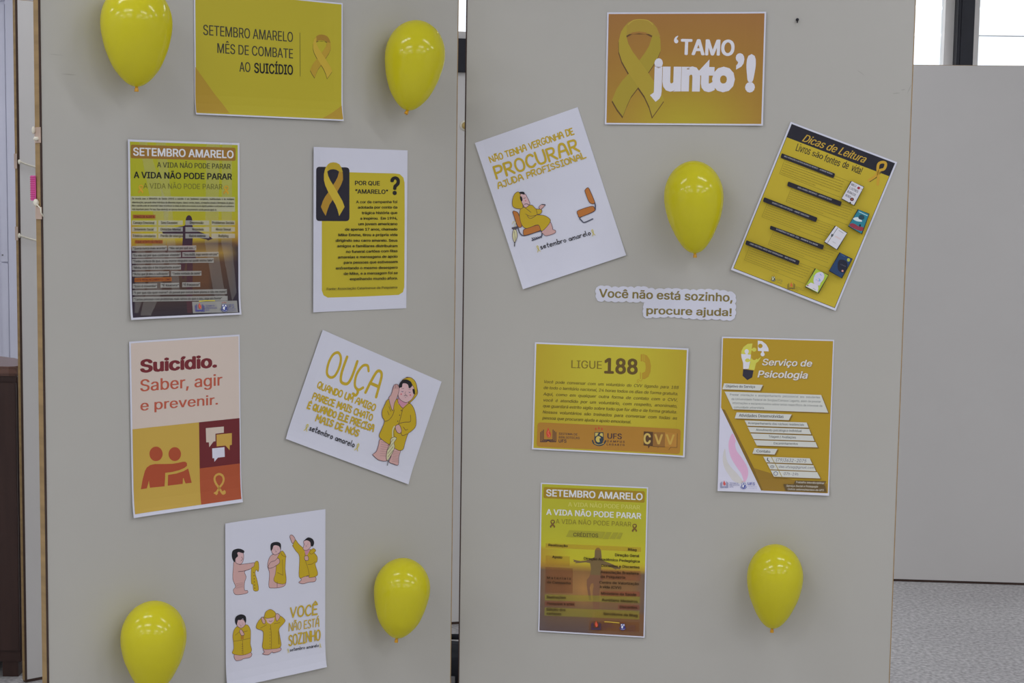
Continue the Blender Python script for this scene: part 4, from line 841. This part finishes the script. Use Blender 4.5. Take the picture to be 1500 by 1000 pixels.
p = s.part('logo'); a, b = sq(405, 640); crest(p, a - 4, b - 4, .38, (52, 62, 70), (190, 190, 150), (140, 90, 40)); a, b = sq(455, 690); p.text('UFS', a, b, *sq(502, 706), 24, (98, 96, 60)); p.line([sq(455, 702), sq(500, 718)], 4, (110, 104, 56))
a, b = sq(552, 705); book_logo(p, a, b, .5, (88, 74, 44), (176, 84, 44)); p.text('SISTEMA DE', *sq(628, 752), *sq(682, 768), 11, (110, 96, 48)); p.text('BIBLIOTECAS', *sq(626, 766), *sq(700, 786), 11, (110, 96, 48)); p.text('UFS', *sq(624, 780), *sq(648, 788), 12, (110, 96, 48)); p.build()

# ---- "Ligue 188"
s = Sheet(PR, .1926, -.3886, -.01, .297, .21, 'yellow landscape poster in middle of right panel, LIGUE 188 with telephone handset', bottom=.002, right=.004)
s.view = (775, 495, 5.554)
p = s.part('yellow_print')
def fn(a, b):
    d = min(a, 1 - a) * 2; c = lerpc((160, 142, 40), (168, 158, 48), min(1, d * 1.5)); return lerpc(c, (158, 138, 38), max(0, b - .45) * .9)
p.grid(corners(s, .003), 20, 14, fn); p.build()
p = s.part('headline'); p.text('LIGUE', 343, 244, 590, 252, 64, (112, 98, 36), .004); p.text('188', 610, 288, 884, 297, 128, (88, 70, 36), .03); p.build()
p = s.part('handset_drawing'); PH = (158, 128, 40)
p.poly([(908, 132), (932, 130), (960, 142), (982, 175), (992, 225), (988, 275), (970, 315), (940, 334), (920, 332), (918, 285), (945, 272), (950, 235), (945, 200), (925, 188), (908, 190)], PH); p.line([(936, 134), (938, 188)], 3, (166, 156, 48)); p.line([(925, 132), (925, 190)], 3, (168, 156, 48)); p.line([(906, 280), (906, 330)], 7, PH)
p.line([(922, 334), (908, 350), (890, 336), (880, 345), (892, 358), (876, 360)], 4, PH, True); p.build()
p = s.part('body_text'); TX = (92, 80, 34)
for t, x0, y0, x1, y1 in (('Você  pode  conversar  com  um  voluntário  do  CVV  ligando  para  188', 118, 366, 1215, 413), ('de todo o território nacional, 24 horas todos os dias de forma gratuita.', 117, 414, 1212, 464), ('Aqui,  como  em  qualquer  outra  forma  de  contato  com  o  CVV,', 115, 466, 1208, 514), ('você  é  atendido  por  um  voluntário,  com  respeito,  anonimato,', 113, 515, 1205, 564), ('que guardará estrito sigilo sobre tudo que for dito e de forma gratuita.', 112, 562, 1203, 612), ('Nossos  voluntários  são  treinados  para  conversar  com  todas  as', 111, 612, 1203, 662), ('pessoa que procuram ajuda e apoio emocional.', 109, 660, 830, 694)):
    p.text(t, x0, y0, x1, y1, 25, TX, .01, .2)
p.build()
p = s.part('orange_strip'); p.rr([(70, 684), (1236, 738), (1228, 940), (62, 880)], 26, (152, 110, 44)); p.build()
s.view = (785, 620, 6.818)
p = s.part('logo'); book_logo(p, 44, 42, 1.0, (60, 44, 50), (176, 64, 48)); NV = (52, 42, 54)
p.text('SISTEMA DE', 230, 112, 416, 120, 22, NV, .01); p.text('BIBLIOTECAS', 230, 147, 438, 156, 22, NV, .006); p.text('UFS', 228, 188, 306, 191, 32, NV, .018); p.build()
p = s.part('logo'); crest(p, 564, 36, 1.02, (46, 56, 66), (176, 160, 84), (170, 62, 44)); p.text('UFS', 715, 150, 858, 155, 54, NV, .012); p.text('C A M P U S', 710, 185, 888, 191, 19, NV, .01); p.text('L A G A R T O', 708, 216, 886, 224, 19, NV, .01); p.build()
p = s.part('logo')
p.poly([(1078, 78), (1170, 84), (1168, 226), (1140, 224), (1124, 250), (1120, 222), (1076, 218)], (78, 56, 38)); p.poly([(1170, 84), (1290, 88), (1288, 230), (1235, 228), (1215, 250), (1218, 228), (1168, 226)], (130, 92, 46)); p.poly([(1290, 88), (1412, 96), (1410, 236), (1345, 234), (1325, 264), (1330, 232), (1288, 230)], (158, 114, 50))
p.line([(1412, 98), (1410, 236), (1345, 234), (1328, 262)], 4, (88, 62, 38)); p.line([(1170, 228), (1290, 232)], 5, (88, 62, 38))
p.text('C', 1075, 204, 1148, 206, 108, (178, 156, 86), .035); p.text('V', 1182, 206, 1270, 208, 102, (172, 142, 72), .026); p.text('V', 1296, 208, 1386, 210, 102, (172, 142, 66), .02); p.build()

# ---- psychology service
s = Sheet(PR, .5096, -.4093, -.0002, .21, .297, 'gold portrait poster on right panel, Serviço de Psicologia beside a puzzle light bulb', left=.002, bottom=.004)
s.view = (1045, 485, 8)
t2 = lambda a, b: (a * 8 / 7.692, b * 8 / 7.692 + 920)
p = s.part('gold_print'); p.inset((156, 128, 36), .0022, .0022, .0026, .0045); p.build()
GS = (116, 92, 38)
p = s.part('corner_print')
p.poly([t2(98, -12), t2(130, 0), t2(455, 650), t2(600, 905), t2(535, 905), t2(400, 640), t2(80, 0)], (112, 88, 36)); p.poly([t2(455, 655), t2(700, 730), t2(900, 790), t2(1283, 830), t2(1283, 934), t2(560, 907)], (130, 102, 38)); p.poly([t2(78, -45), t2(538, 906), t2(50, 892)], (182, 182, 198)); p.build()
p = s.part('flame_swirl')
p.poly([t2(*k) for k in [(215, 265), (178, 340), (172, 430), (200, 540), (260, 640), (315, 720), (345, 800), (372, 790), (392, 720), (380, 640), (320, 540), (262, 460), (245, 390), (250, 340)]], (190, 152, 180), True)
p.poly([t2(*k) for k in [(130, 435), (105, 540), (125, 650), (180, 740), (225, 800), (310, 830), (330, 800), (270, 720), (195, 640), (150, 560)]], (178, 176, 176), True); p.build()
p = s.part('bulb_emblem'); YL = (180, 178, 76); WH = (190, 190, 202)
p.poly([(458, 142), (400, 148), (352, 185), (328, 230), (325, 265), (440, 272)], YL); p.poly([(325, 265), (440, 274), (432, 350), (412, 440), (350, 442), (348, 370), (330, 310)], WH)
p.poly([(450, 285), (520, 330), (560, 298), (530, 350), (500, 375), (480, 455), (412, 445), (435, 350)], YL); p.ell(478, 305, 30, 32, (156, 128, 36)); p.ell(478, 215, 25, 24, YL); p.poly([(445, 205), (470, 205), (470, 225), (445, 225)], YL)
p.ell(390, 236, 25, 26, WH); p.poly([(378, 248), (402, 248), (405, 275), (375, 275)], WH); p.ell(400, 340, 28, 22, YL); p.poly([(410, 328), (440, 330), (438, 352), (410, 352)], YL)
p.poly([(520, 108), (570, 115), (620, 155), (645, 200), (648, 236), (522, 230)], WH); p.ell(550, 172, 26, 26, (156, 128, 36)); p.ell(577, 270, 24, 24, WH); p.poly([(566, 230), (590, 230), (590, 258), (566, 258)], WH)
p.poly([(350, 442), (470, 460), (455, 540), (398, 572), (342, 520)], (44, 42, 54)); p.build()
p = s.part('headline')
for dx_, dy_, c in ((5, 5, (110, 92, 50)), (0, 0, (192, 188, 184))): p.text('Serviço de', 566 + dx_, 398 + dy_, 1150 + dx_, 415 + dy_, 78, c, .018, .22); p.text('Psicologia', 515 + dx_, 540 + dy_, 1098 + dx_, 555 + dy_, 82, c, .022, .22)
p.build()
def lab(q_, f=lambda a, b: (a, b)):
    p.poly([(f(a + 14, b + 12)) for a, b in q_], GS); p.poly([f(*k) for k in q_], (180, 182, 178))
p = s.part('white_label')
lab([(125, 608), (580, 628), (548, 694), (105, 678)]); p.text('Objetivo do Serviço', 145, 656, 488, 664, 30, (50, 50, 44), .014); p.build()
p = s.part('white_label'); lab([(132, 705), (1262, 745), (1345, 952), (228, 912)])
for t, x0, y0, x1, y1 in (('Prestar  orientação  e  acompanhamento  psicossocial  aos  estudantes', 195, 752, 1248, 785), ('da Universidade Federal de Sergipe/Campus Lagarto, além de prestar', 212, 803, 1260, 835), ('informações e esclarecimentos sobre temas específicos de interesse da', 225, 850, 1275, 884), ('comunidade universitária.', 240, 900, 600, 908)): p.text(t, x0, y0, x1, y1, 24, (84, 88, 84), -.004)
p.build()
p = s.part('white_label'); lab([(262, 28), (882, 50), (850, 115), (240, 95)], t2); a = t2(288, 78); b = t2(790, 92); p.text('Atividades Desenvolvidas', *a, *b, 36, (50, 50, 48), .01); p.build()
for q_, t, a, b in (([(352, 118), (1050, 142), (1072, 200), (382, 178)], 'Acompanhamento dos núcleos residenciais', (390, 160), (1020, 180)), ([(385, 192), (1078, 215), (1102, 275), (415, 252)], 'Atendimento psicológico individual', (480, 236), (994, 250)), ([(420, 265), (1115, 290), (1138, 350), (452, 328)], 'Triagem / Avaliações', (622, 312), (930, 322)), ([(458, 340), (1150, 362), (1175, 422), (488, 400)], 'Encaminhamentos', (680, 388), (950, 394))):
    p = s.part('white_label'); lab(q_, t2); p.text(t, *t2(*a), *t2(*b), 26, (70, 74, 72), .006); p.build()
p = s.part('white_label'); lab([(462, 430), (722, 440), (690, 502), (440, 492)], t2); p.text('Contato', *t2(486, 478), *t2(640, 484), 32, (54, 54, 50), .008); p.build()
for q_, t, a, b, h in (([(562, 526), (1085, 545), (1115, 608), (595, 590)], '(79)3632-2075', (705, 578), (1042, 592), 36), ([(605, 602), (1125, 622), (1155, 690), (638, 668)], 'dae.ufslag@gmail.com', (735, 650), (1130, 664), 26), ([(645, 680), (1168, 700), (1205, 770), (682, 750)], '07h-19h', (790, 732), (952, 740), 32)):
    p = s.part('white_label'); lab(q_, t2); p.text(t, *t2(*a), *t2(*b), h, (70, 70, 90), 0, .2)
    x = q_[0][0] + 92; p.line([t2(x, q_[0][1] + 5), t2(x + 34, q_[0][1] + 70)], 7, (140, 124, 40))
    if t[0] == '(': p.line([t2(612, 542), t2(610, 565), t2(632, 582)], 10, (60, 64, 80), True)
    elif t[0] == 'd': p.text('@', *t2(640, 648), *t2(684, 650), 28, (60, 64, 80), 0)
    else: p.line([t2(702 + 22 * math.cos(k * .6283), 716 + 22 * math.sin(k * .6283)) for k in range(11)], 6, (62, 72, 110))
    p.build()
p = s.part('dark_label'); p.poly([t2(*k) for k in [(925, 792), (1272, 802), (1240, 845), (905, 832)]], (88, 72, 44)); p.poly([t2(*k) for k in [(788, 832), (1240, 846), (1256, 850), (1275, 920), (815, 905)]], (88, 72, 44))
for t, a, b in (('Trabalho interdisciplinar', (925, 822), (1248, 834)), ('Serviço Social e Pedagogia', (820, 862), (1175, 872)), ('Outros setores/núcleos da UFS', (835, 898), (1240, 912))): p.text(t, *t2(*a), *t2(*b), 23, (176, 172, 162), .01, .2)
p.build()
p = s.part('logo'); a, b = t2(78, 792); book_logo(p, a, b, .58, (120, 122, 150), (176, 66, 72))
for i, t in enumerate(('SISTEMA DE', 'BIBLIOTECAS', 'UFS')): p.text(t, *t2(182, 828 + i * 20), *t2(182 + (100, 112, 42)[i], 831 + i * 20), 14, (104, 106, 140), .006)
a, b = t2(308, 795); crest(p, a, b, .52, (66, 76, 142), (200, 202, 214), (190, 120, 120)); p.text('UFS', *t2(386, 842), *t2(468, 846), 32, (70, 76, 142), .012); p.text('C A M P U S', *t2(386, 862), *t2(490, 866), 11, (130, 132, 170)); p.text('L A G A R T O', *t2(386, 882), *t2(490, 886), 11, (130, 132, 170)); p.build()

# ---- scalloped cut-out slogan
sc_pts = [(85, 85), (95, 68), (165, 58), (235, 72), (300, 72), (390, 70), (450, 76), (515, 64), (590, 80), (650, 92), (735, 88), (810, 85), (905, 92), (985, 98), (1045, 100), (1125, 92), (1205, 97), (1270, 102), (1345, 112), (1405, 128), (1418, 170), (1412, 225), (1414, 285), (1414, 340), (1395, 375), (1335, 380), (1270, 372), (1190, 368), (1120, 372), (1050, 366), (975, 362), (900, 355), (835, 350), (775, 345), (700, 352), (625, 352), (590, 362), (548, 355), (537, 320), (540, 275), (540, 240), (560, 208), (510, 202), (440, 208), (375, 198), (300, 204), (235, 200), (165, 192), (120, 205), (92, 180), (88, 130)]
def scallop(pts):
    out = []; c = Vector((750, 210))
    for i, a in enumerate(pts):
        a = Vector(a); b = Vector(pts[(i + 1) % len(pts)]); d_ = b - a; n = Vector((d_.y, -d_.x)).normalized(); L_ = d_.length
        for k in range(4): t = k / 4; out.append(tuple(a + d_ * t + n * (4 * t * (1 - t)) * min(12, L_ * .2)))
    return [(x / 6.522 + 860, y / 6.522 + 410) for x, y in out]
pc = PR.hit(975, 443); ca = (pc - PR.o).dot(PR.u)
s = Sheet(PR, ca, pc.z - H, 0, .16, .1, 'scalloped white paper cut-out reading Você não está sozinho, procure ajuda! below the balloon', name='slogan_cutout', cat='paper cut-out', outline=scallop(sc_pts))
s.view = (860, 410, 6.522)
p = s.part('olive_lettering'); OL = (112, 100, 56)
p.text('Você não está sozinho,', 112, 165, 1390, 208, 82, OL, .02); p.text('procure ajuda!', 565, 325, 1382, 345, 74, OL, .02); p.build()
# ------------------------------------------------------------------ balloons
def make_balloon(P, top, bot, wid, label, knot=None, full=0):
    """egg-shaped balloon held against the face of panel P; top / bot / width read off the photograph"""
    mid = ((top[0] + bot[0]) / 2, (top[1] + bot[1]) / 2); R0 = .06
    for _ in range(3):
        c = P.hit(*mid, R0); k = (c - Vector((0, 0, H))).length / F
        R0 = wid / 2 * (ray(*mid).length ** 0) * (c.y / F) * 1.0
    a = P.hit(*top, R0); b = P.hit(*bot, R0)
    ax = (a - b); Lh = ax.length * math.cos(math.radians(5)); ax.normalize()
    n = 28; bm = bmesh.new(); rings = []
    # profile from the top (t=0) to the neck (t=1)
    prof = [(0, 0), (.006, .17), (.03, .38), (.078, .605), (.14, .77), (.2, .875), (.265, .95), (.33, .99), (.4, 1.0), (.48, .98), (.57, .925), (.64, .865), (.70, .79), (.765, .70), (.83, .60), (.89, .48), (.93, .385), (.965, .27), (.985, .17), (1.0, .04)]
    prof = smooth(prof, 2)
    for t, r in prof[1:]:
        r *= 1 + full * math.exp(-((t - .82) / .14) ** 2)
        rings.append([bm.verts.new((R0 * r * math.cos(2 * math.pi * k / n), R0 * r * math.sin(2 * math.pi * k / n), Lh * (.5 - t))) for k in range(n)])
    tp = bm.verts.new((0, 0, Lh * .5))
    for k in range(n): bm.faces.new((tp, rings[0][k], rings[0][(k + 1) % n]))
    for A, B in zip(rings, rings[1:]):
        for k in range(n): bm.faces.new((A[k], B[k], B[(k + 1) % n], A[(k + 1) % n]))
    bmesh.ops.recalc_face_normals(bm, faces=bm.faces[:])
    # touch the panel: widest ring rests on the face
    Z = ax; Y = (-P.n + Z * P.n.dot(Z)).normalized(); X = Y.cross(Z)
    ctr = (a + b) / 2
    mw = Matrix(((X[0], Y[0], Z[0], ctr[0]), (X[1], Y[1], Z[1], ctr[1]), (X[2], Y[2], Z[2], ctr[2]), (0, 0, 0, 1)))
    o = bm_obj('balloon', bm, M['latex'], None, mw, True); tag(o, label, 'balloon', 'yellow balloons stuck on the display panels')
    bm = bmesh.new(); rs = []
    for z, r in ((.003, .0028), (-.0015, .0024), (-.003, .0036), (-.005, .0030), (-.0065, .0038), (-.0075, .0036)):
        rs.append([bm.verts.new((r * math.cos(k * .6283), r * math.sin(k * .6283), z)) for k in range(10)])
    for A, B in zip(rs, rs[1:]):
        for k in range(10): bm.faces.new((A[k], B[k], B[(k + 1) % 10], A[(k + 1) % 10]))
    bm.faces.new(rs[-1][::-1]); bm.faces.new(rs[0]); bmesh.ops.recalc_face_normals(bm, faces=bm.faces[:])
    kn = bm_obj('knot', bm, M['latex_knot'], o, None, True)
    kn.location = (0, 0, -Lh / 2); kn.rotation_euler = (0, math.radians(knot or 0), 0)
    kn['label'] = 'orange tied neck'; return o
make_balloon(PL, (200, -26), (200, 127.5), 102, 'yellow balloon at top left of left panel, its top cut off by the frame', None, .05)
make_balloon(PL, (615, 30), (597, 162), 87, 'yellow balloon at upper right of left panel near the gap, neck tilted left', 22, .05)
make_balloon(PL, (594, 817), (581, 935), 84, 'yellow balloon at lower right of left panel beside the sheet of drawings', 0, .09)
make_balloon(PL, (227, 880), (222, 1016), 97, 'yellow balloon at bottom left of left panel, cut off by the frame')
make_balloon(PR, (1015, 235), (1018, 371.5), 86.5, 'yellow balloon in middle of right panel above the scalloped slogan')
make_balloon(PR, (1138, 797), (1131, 920.5), 83, 'yellow balloon alone at lower right of right panel')
# ------------------------------------------------------------------ dark wooden cabinet at far left
Yc = PB.o.y + .03; xr = at(26.5, 545, Yc).x; zt = at(8, 537, Yc).z; zb = at(8, 551, Yc).z; xb = at(24.5, 560, Yc).x
cab = box('cabinet_body', (xr - .80, Yc + .012, .05), (xr - .006, Yc + .5, zb), M['cabinet_wood'], None, None, .003)
cab.name = 'wooden_cabinet'; tag(cab, 'dark brown wooden cabinet with rounded top at far left edge', 'cabinet')
bm = bmesh.new(); rad = .085; pts = [(xr - .81, Yc), (xr - .03, Yc), (xr - .009, Yc + .009), (xr, Yc + .03)]
dback = .30; pts += [(xr, Yc + .05)] + [(xr - .30 * (1 - math.cos(t * math.pi / 2 / 6)), Yc + .05 + dback * math.sin(t * math.pi / 2 / 6)) for t in range(1, 7)] + [(xr - .30, Yc + .52), (xr - .81, Yc + .52)]
f = bm.faces.new([bm.verts.new((a, b, zb)) for a, b in pts]); r = bmesh.ops.extrude_face_region(bm, geom=[f])
for v in r['geom']:
    if isinstance(v, bmesh.types.BMVert): v.co.z = zt
bmesh.ops.recalc_face_normals(bm, faces=bm.faces[:]); bmesh.ops.bevel(bm, geom=[e for e in bm.edges if abs(e.verts[0].co.z - e.verts[1].co.z) < 1e-5], offset=.008, segments=2, affect='EDGES')
bm_obj('cabinet_top', bm, M['cabinet_top'], cab)
for a in (xr - .78, xr - .07): box('foot', (a, Yc + .02, 0), (a + .05, Yc + .08, .06), M['cabinet_wood'], cab)
for a in (xr - .78, xr - .07): box('foot', (a, Yc + .4, 0), (a + .05, Yc + .46, .06), M['cabinet_wood'], cab)
for a, b in ((xr - .785, xr - .41), (xr - .4, xr - .008)):
    dd = box('door', (a, Yc, .09), (b, Yc + .012, zb - .02), M['cabinet_wood'], cab, None, .002)
    k = tube('knob', [(b - .035 if b < xr - .3 else a + .035, Yc - .018, zb * .6), (b - .035 if b < xr - .3 else a + .035, Yc, zb * .6)], .01, M['shade_metal'], dd)
# ------------------------------------------------------------------ strings, tape, tag on the left edges
def on(P, px, py, off=0): return P.hit(px, py, off)
def blob(name, ctr, r, m, parent=None, sx=1, sz=1):
    bm = bmesh.new(); bmesh.ops.create_icosphere(bm, subdivisions=2, radius=r)
    for v in bm.verts: v.co = Vector((v.co.x * sx, v.co.y * .8, v.co.z * sz)) * (1 + random.uniform(-.12, .12)); v.co += ctr
    return bm_obj(name, bm, m, parent, None, True)
for (ya, yb, t0, t1, lb_) in ((237, 244, 225, 247, 'upper white string tied round the edge of the panel at far left'), (345, 351, 332, 352, 'lower white string tied round the edge of the panel at far left')):
    o = tag(tube('string', [on(PB, 29, ya - 1, .008), on(PB, 33.5, ya + 1.5, .008), on(PB, 42, (ya + yb) / 2 + 1, .007), on(PB, 60, yb + 3, .006), on(PB, 120, yb + 10, .005)], 0.0024, M['string']), lb_, 'string')
    c = on(PB, 27.5, ya - 2, .004); e0 = on(PB, 28.2, ya, .006)
    blob('string_knot', e0, .0055, M['string'], o, .8, 1.4)
    tp = on(PB, 31.2, t0, 0); tz = on(PB, 31.2, t1, 0)
    x0_ = PB.o + PB.u * (-.0236); bq = bmesh.new()
    vs = [bq.verts.new(x0_ + PB.n * dn + Vector((0, 0, zz)) - PB.u * .0012) for dn, zz in ((.001, tp.z), (-.021, tp.z), (-.021, tz.z), (.001, tz.z))]
    bq.faces.new(vs); r = bmesh.ops.extrude_face_region(bq, geom=bq.faces[:])
    for v in r['geom']:
        if isinstance(v, bmesh.types.BMVert): v.co -= PB.u * .0006
    bmesh.ops.recalc_face_normals(bq, faces=bq.faces[:]); bm_obj('tape', bq, M['tape'], o)
# near left panel edge: tape wraps, knots, loose string, pink tag
LE = PL.o + PL.u * (-.9816)
def edge_z(py): return PL.hit(57, py).z
def edge_patch(name, y0, y1, m, d0=.002, d1=-.021, th=.0008, out=.0006, parent=None):
    bq = bmesh.new(); z0, z1 = edge_z(y0), edge_z(y1)
    vs = [bq.verts.new(LE + PL.n * dn - PL.u * out + Vector((0, 0, zz))) for dn, zz in ((d0, z0), (d1, z0), (d1, z1), (d0, z1))]
    bq.faces.new(vs); r = bmesh.ops.extrude_face_region(bq, geom=bq.faces[:])
    for v in r['geom']:
        if isinstance(v, bmesh.types.BMVert): v.co -= PL.u * th
    bmesh.ops.recalc_face_normals(bq, faces=bq.faces[:]); return bm_obj(name, bq, m, parent)
tp = edge_patch('tape_strip', 186, 209, M['tape']); tag(tp, 'upper strip of clear tape on the left edge of the left panel', 'tape')
kn = blob('string_knot', LE - PL.u * .004 - PL.n * .018 + Vector((0, 0, edge_z(190))), .0033, M['string'], None, 1, 1.8); tag(kn, 'white string end stuck above the pink tag on the left panel edge', 'string')
blob('loop', LE - PL.u * .004 - PL.n * .008 + Vector((0, 0, edge_z(203))), .0035, M['string'], kn, 1.4, 1)
tp = edge_patch('tape_strip', 303, 321, M['tape']); tag(tp, 'lower strip of clear tape just under the pink tag', 'tape')
kn = blob('string_knot', LE - PL.u * .004 - PL.n * .012 + Vector((0, 0, edge_z(297))), .0044, M['string'], None, 1.1, 1.4); tag(kn, 'white knotted string just below the pink tag with a loose end on the panel', 'string')
tube('loose_end', [LE - PL.u * .004 - PL.n * .008 + Vector((0, 0, edge_z(300))), LE - PL.u * .003 + PL.n * .003 + Vector((0, 0, edge_z(305))), on(PL, 60, 311, .003), on(PL, 63.5, 317, .0025)], .001, M['string'], kn)
# pink ribbed tag clipped on the edge
z0, z1 = edge_z(257), edge_z(294); org = LE - PL.n * .0225
mwp = Matrix(((PL.u.x, PL.n.x, 0, org.x), (PL.u.y, PL.n.y, 0, org.y), (0, 0, 1, z1), (0, 0, 0, 1)))
pk = box('pink_tag', (-.0035, -.012, 0), (-.0018, .006, z0 - z1), M['pink'], None, mwp, .0004); tag(pk, 'small bright pink ribbed tag on the left edge of the left panel', 'tag')
for i in range(11):
    zz = (z0 - z1) * (i + .6) / 11.6; box('rib', (-.0043, -.0115, zz), (-.0035, .0055, zz + .0016), M['pink_dark'], pk)
# ------------------------------------------------------------------ things seen in the gap between the panels
def disc(name, ctr, r, m, t=.004, n=20, parent=None, nrm=None):
    nrm = nrm or PG.n; return tube(name, [ctr, ctr + nrm * t], r, m, parent, None, n)
a = at(663, 56.5, 1); c = on(PG, 672.5, 81, .018)
z0, z1 = on(PG, 672.5, 56, .018).z, on(PG, 672.5, 105.5, .018).z
mwp = Matrix(((PG.u.x, PG.n.x, 0, c.x), (PG.u.y, PG.n.y, 0, c.y), (0, 0, 1, 0), (0, 0, 0, 1)))
bg = box('black_folder', (-.13, -.016, z1), (.13, .0, z0), M['black'], None, mwp, .003); tag(bg, 'black folder hung on the panel seen through the gap, near the top', 'folder')
bm = bmesh.new(); add_box(bm, (-.03, -.012, z0), (-.006, -.004, z0 + .008), .001); bm_obj('clip', bm, M['white_paint'], bg, None)
bg2 = bpy.context.view_layer.update()
c = on(PG, 681.5, 184, .0005); o = disc('round_sticker', c, .019, M['string'], .003); tag(o, 'small round white sticker with tan centre glimpsed through the gap', 'sticker')
disc('tan_centre', c + PG.n * .003, .013, M['tan'], .001, parent=o)
# black bag on the floor behind the gap
rb = ray(668, 1100); Yb = 3.75; zt = at(668, 961, Yb).z; xc = at(668, 961, Yb).x
bm = bmesh.new(); r = bmesh.ops.create_cube(bm, size=1); bmesh.ops.subdivide_edges(bm, edges=bm.edges[:], cuts=5, use_grid_fill=True)
for v in bm.verts:
    x, y, z = v.co; k = 1 - .25 * max(0, z) - .1 * (abs(z) ** 2)
    v.co = Vector((x * .34 * k * (1 + .04 * math.sin(z * 17)), y * .2 * k * (1 + .1 * math.sin(x * 9 + z * 7)), (z + .5) * (zt)))
me_c = Vector((xc, Yb + .05, 0))
for v in bm.verts: v.co += me_c
bag = bm_obj('black_bag', bm, M['black_cloth'], None, None, True); tag(bag, 'black cloth bag standing on the floor behind the gap', 'bag')
for dx_ in (-.003, ): box('strap', (xc - .012, Yb - .058, zt * .5), (xc + .0, Yb - .05, zt * .92), M['shade_metal'], bag, None, .001)
tube('handle', [(xc - .07, Yb + .05, zt - .02), (xc - .05, Yb + .05, zt + .035), (xc + .05, Yb + .05, zt + .035), (xc + .07, Yb + .05, zt - .02)], .008, M['black_cloth'], bag)
# ------------------------------------------------------------------ small marks on the panels
c = on(PR, 1168, 29, 0); o = tag(tube('black_pin', [c - PR.n * .001, c + PR.n * .004], .0028, M['black'], None, None, 12), 'tiny black pin high on the right panel above the reading tips poster', 'pin')
tube('pin_tip', [c + PR.n * .004 - Vector((0, 0, .003)), c + PR.n * .004 - Vector((0, 0, .006))], .0012, M['black'], o)
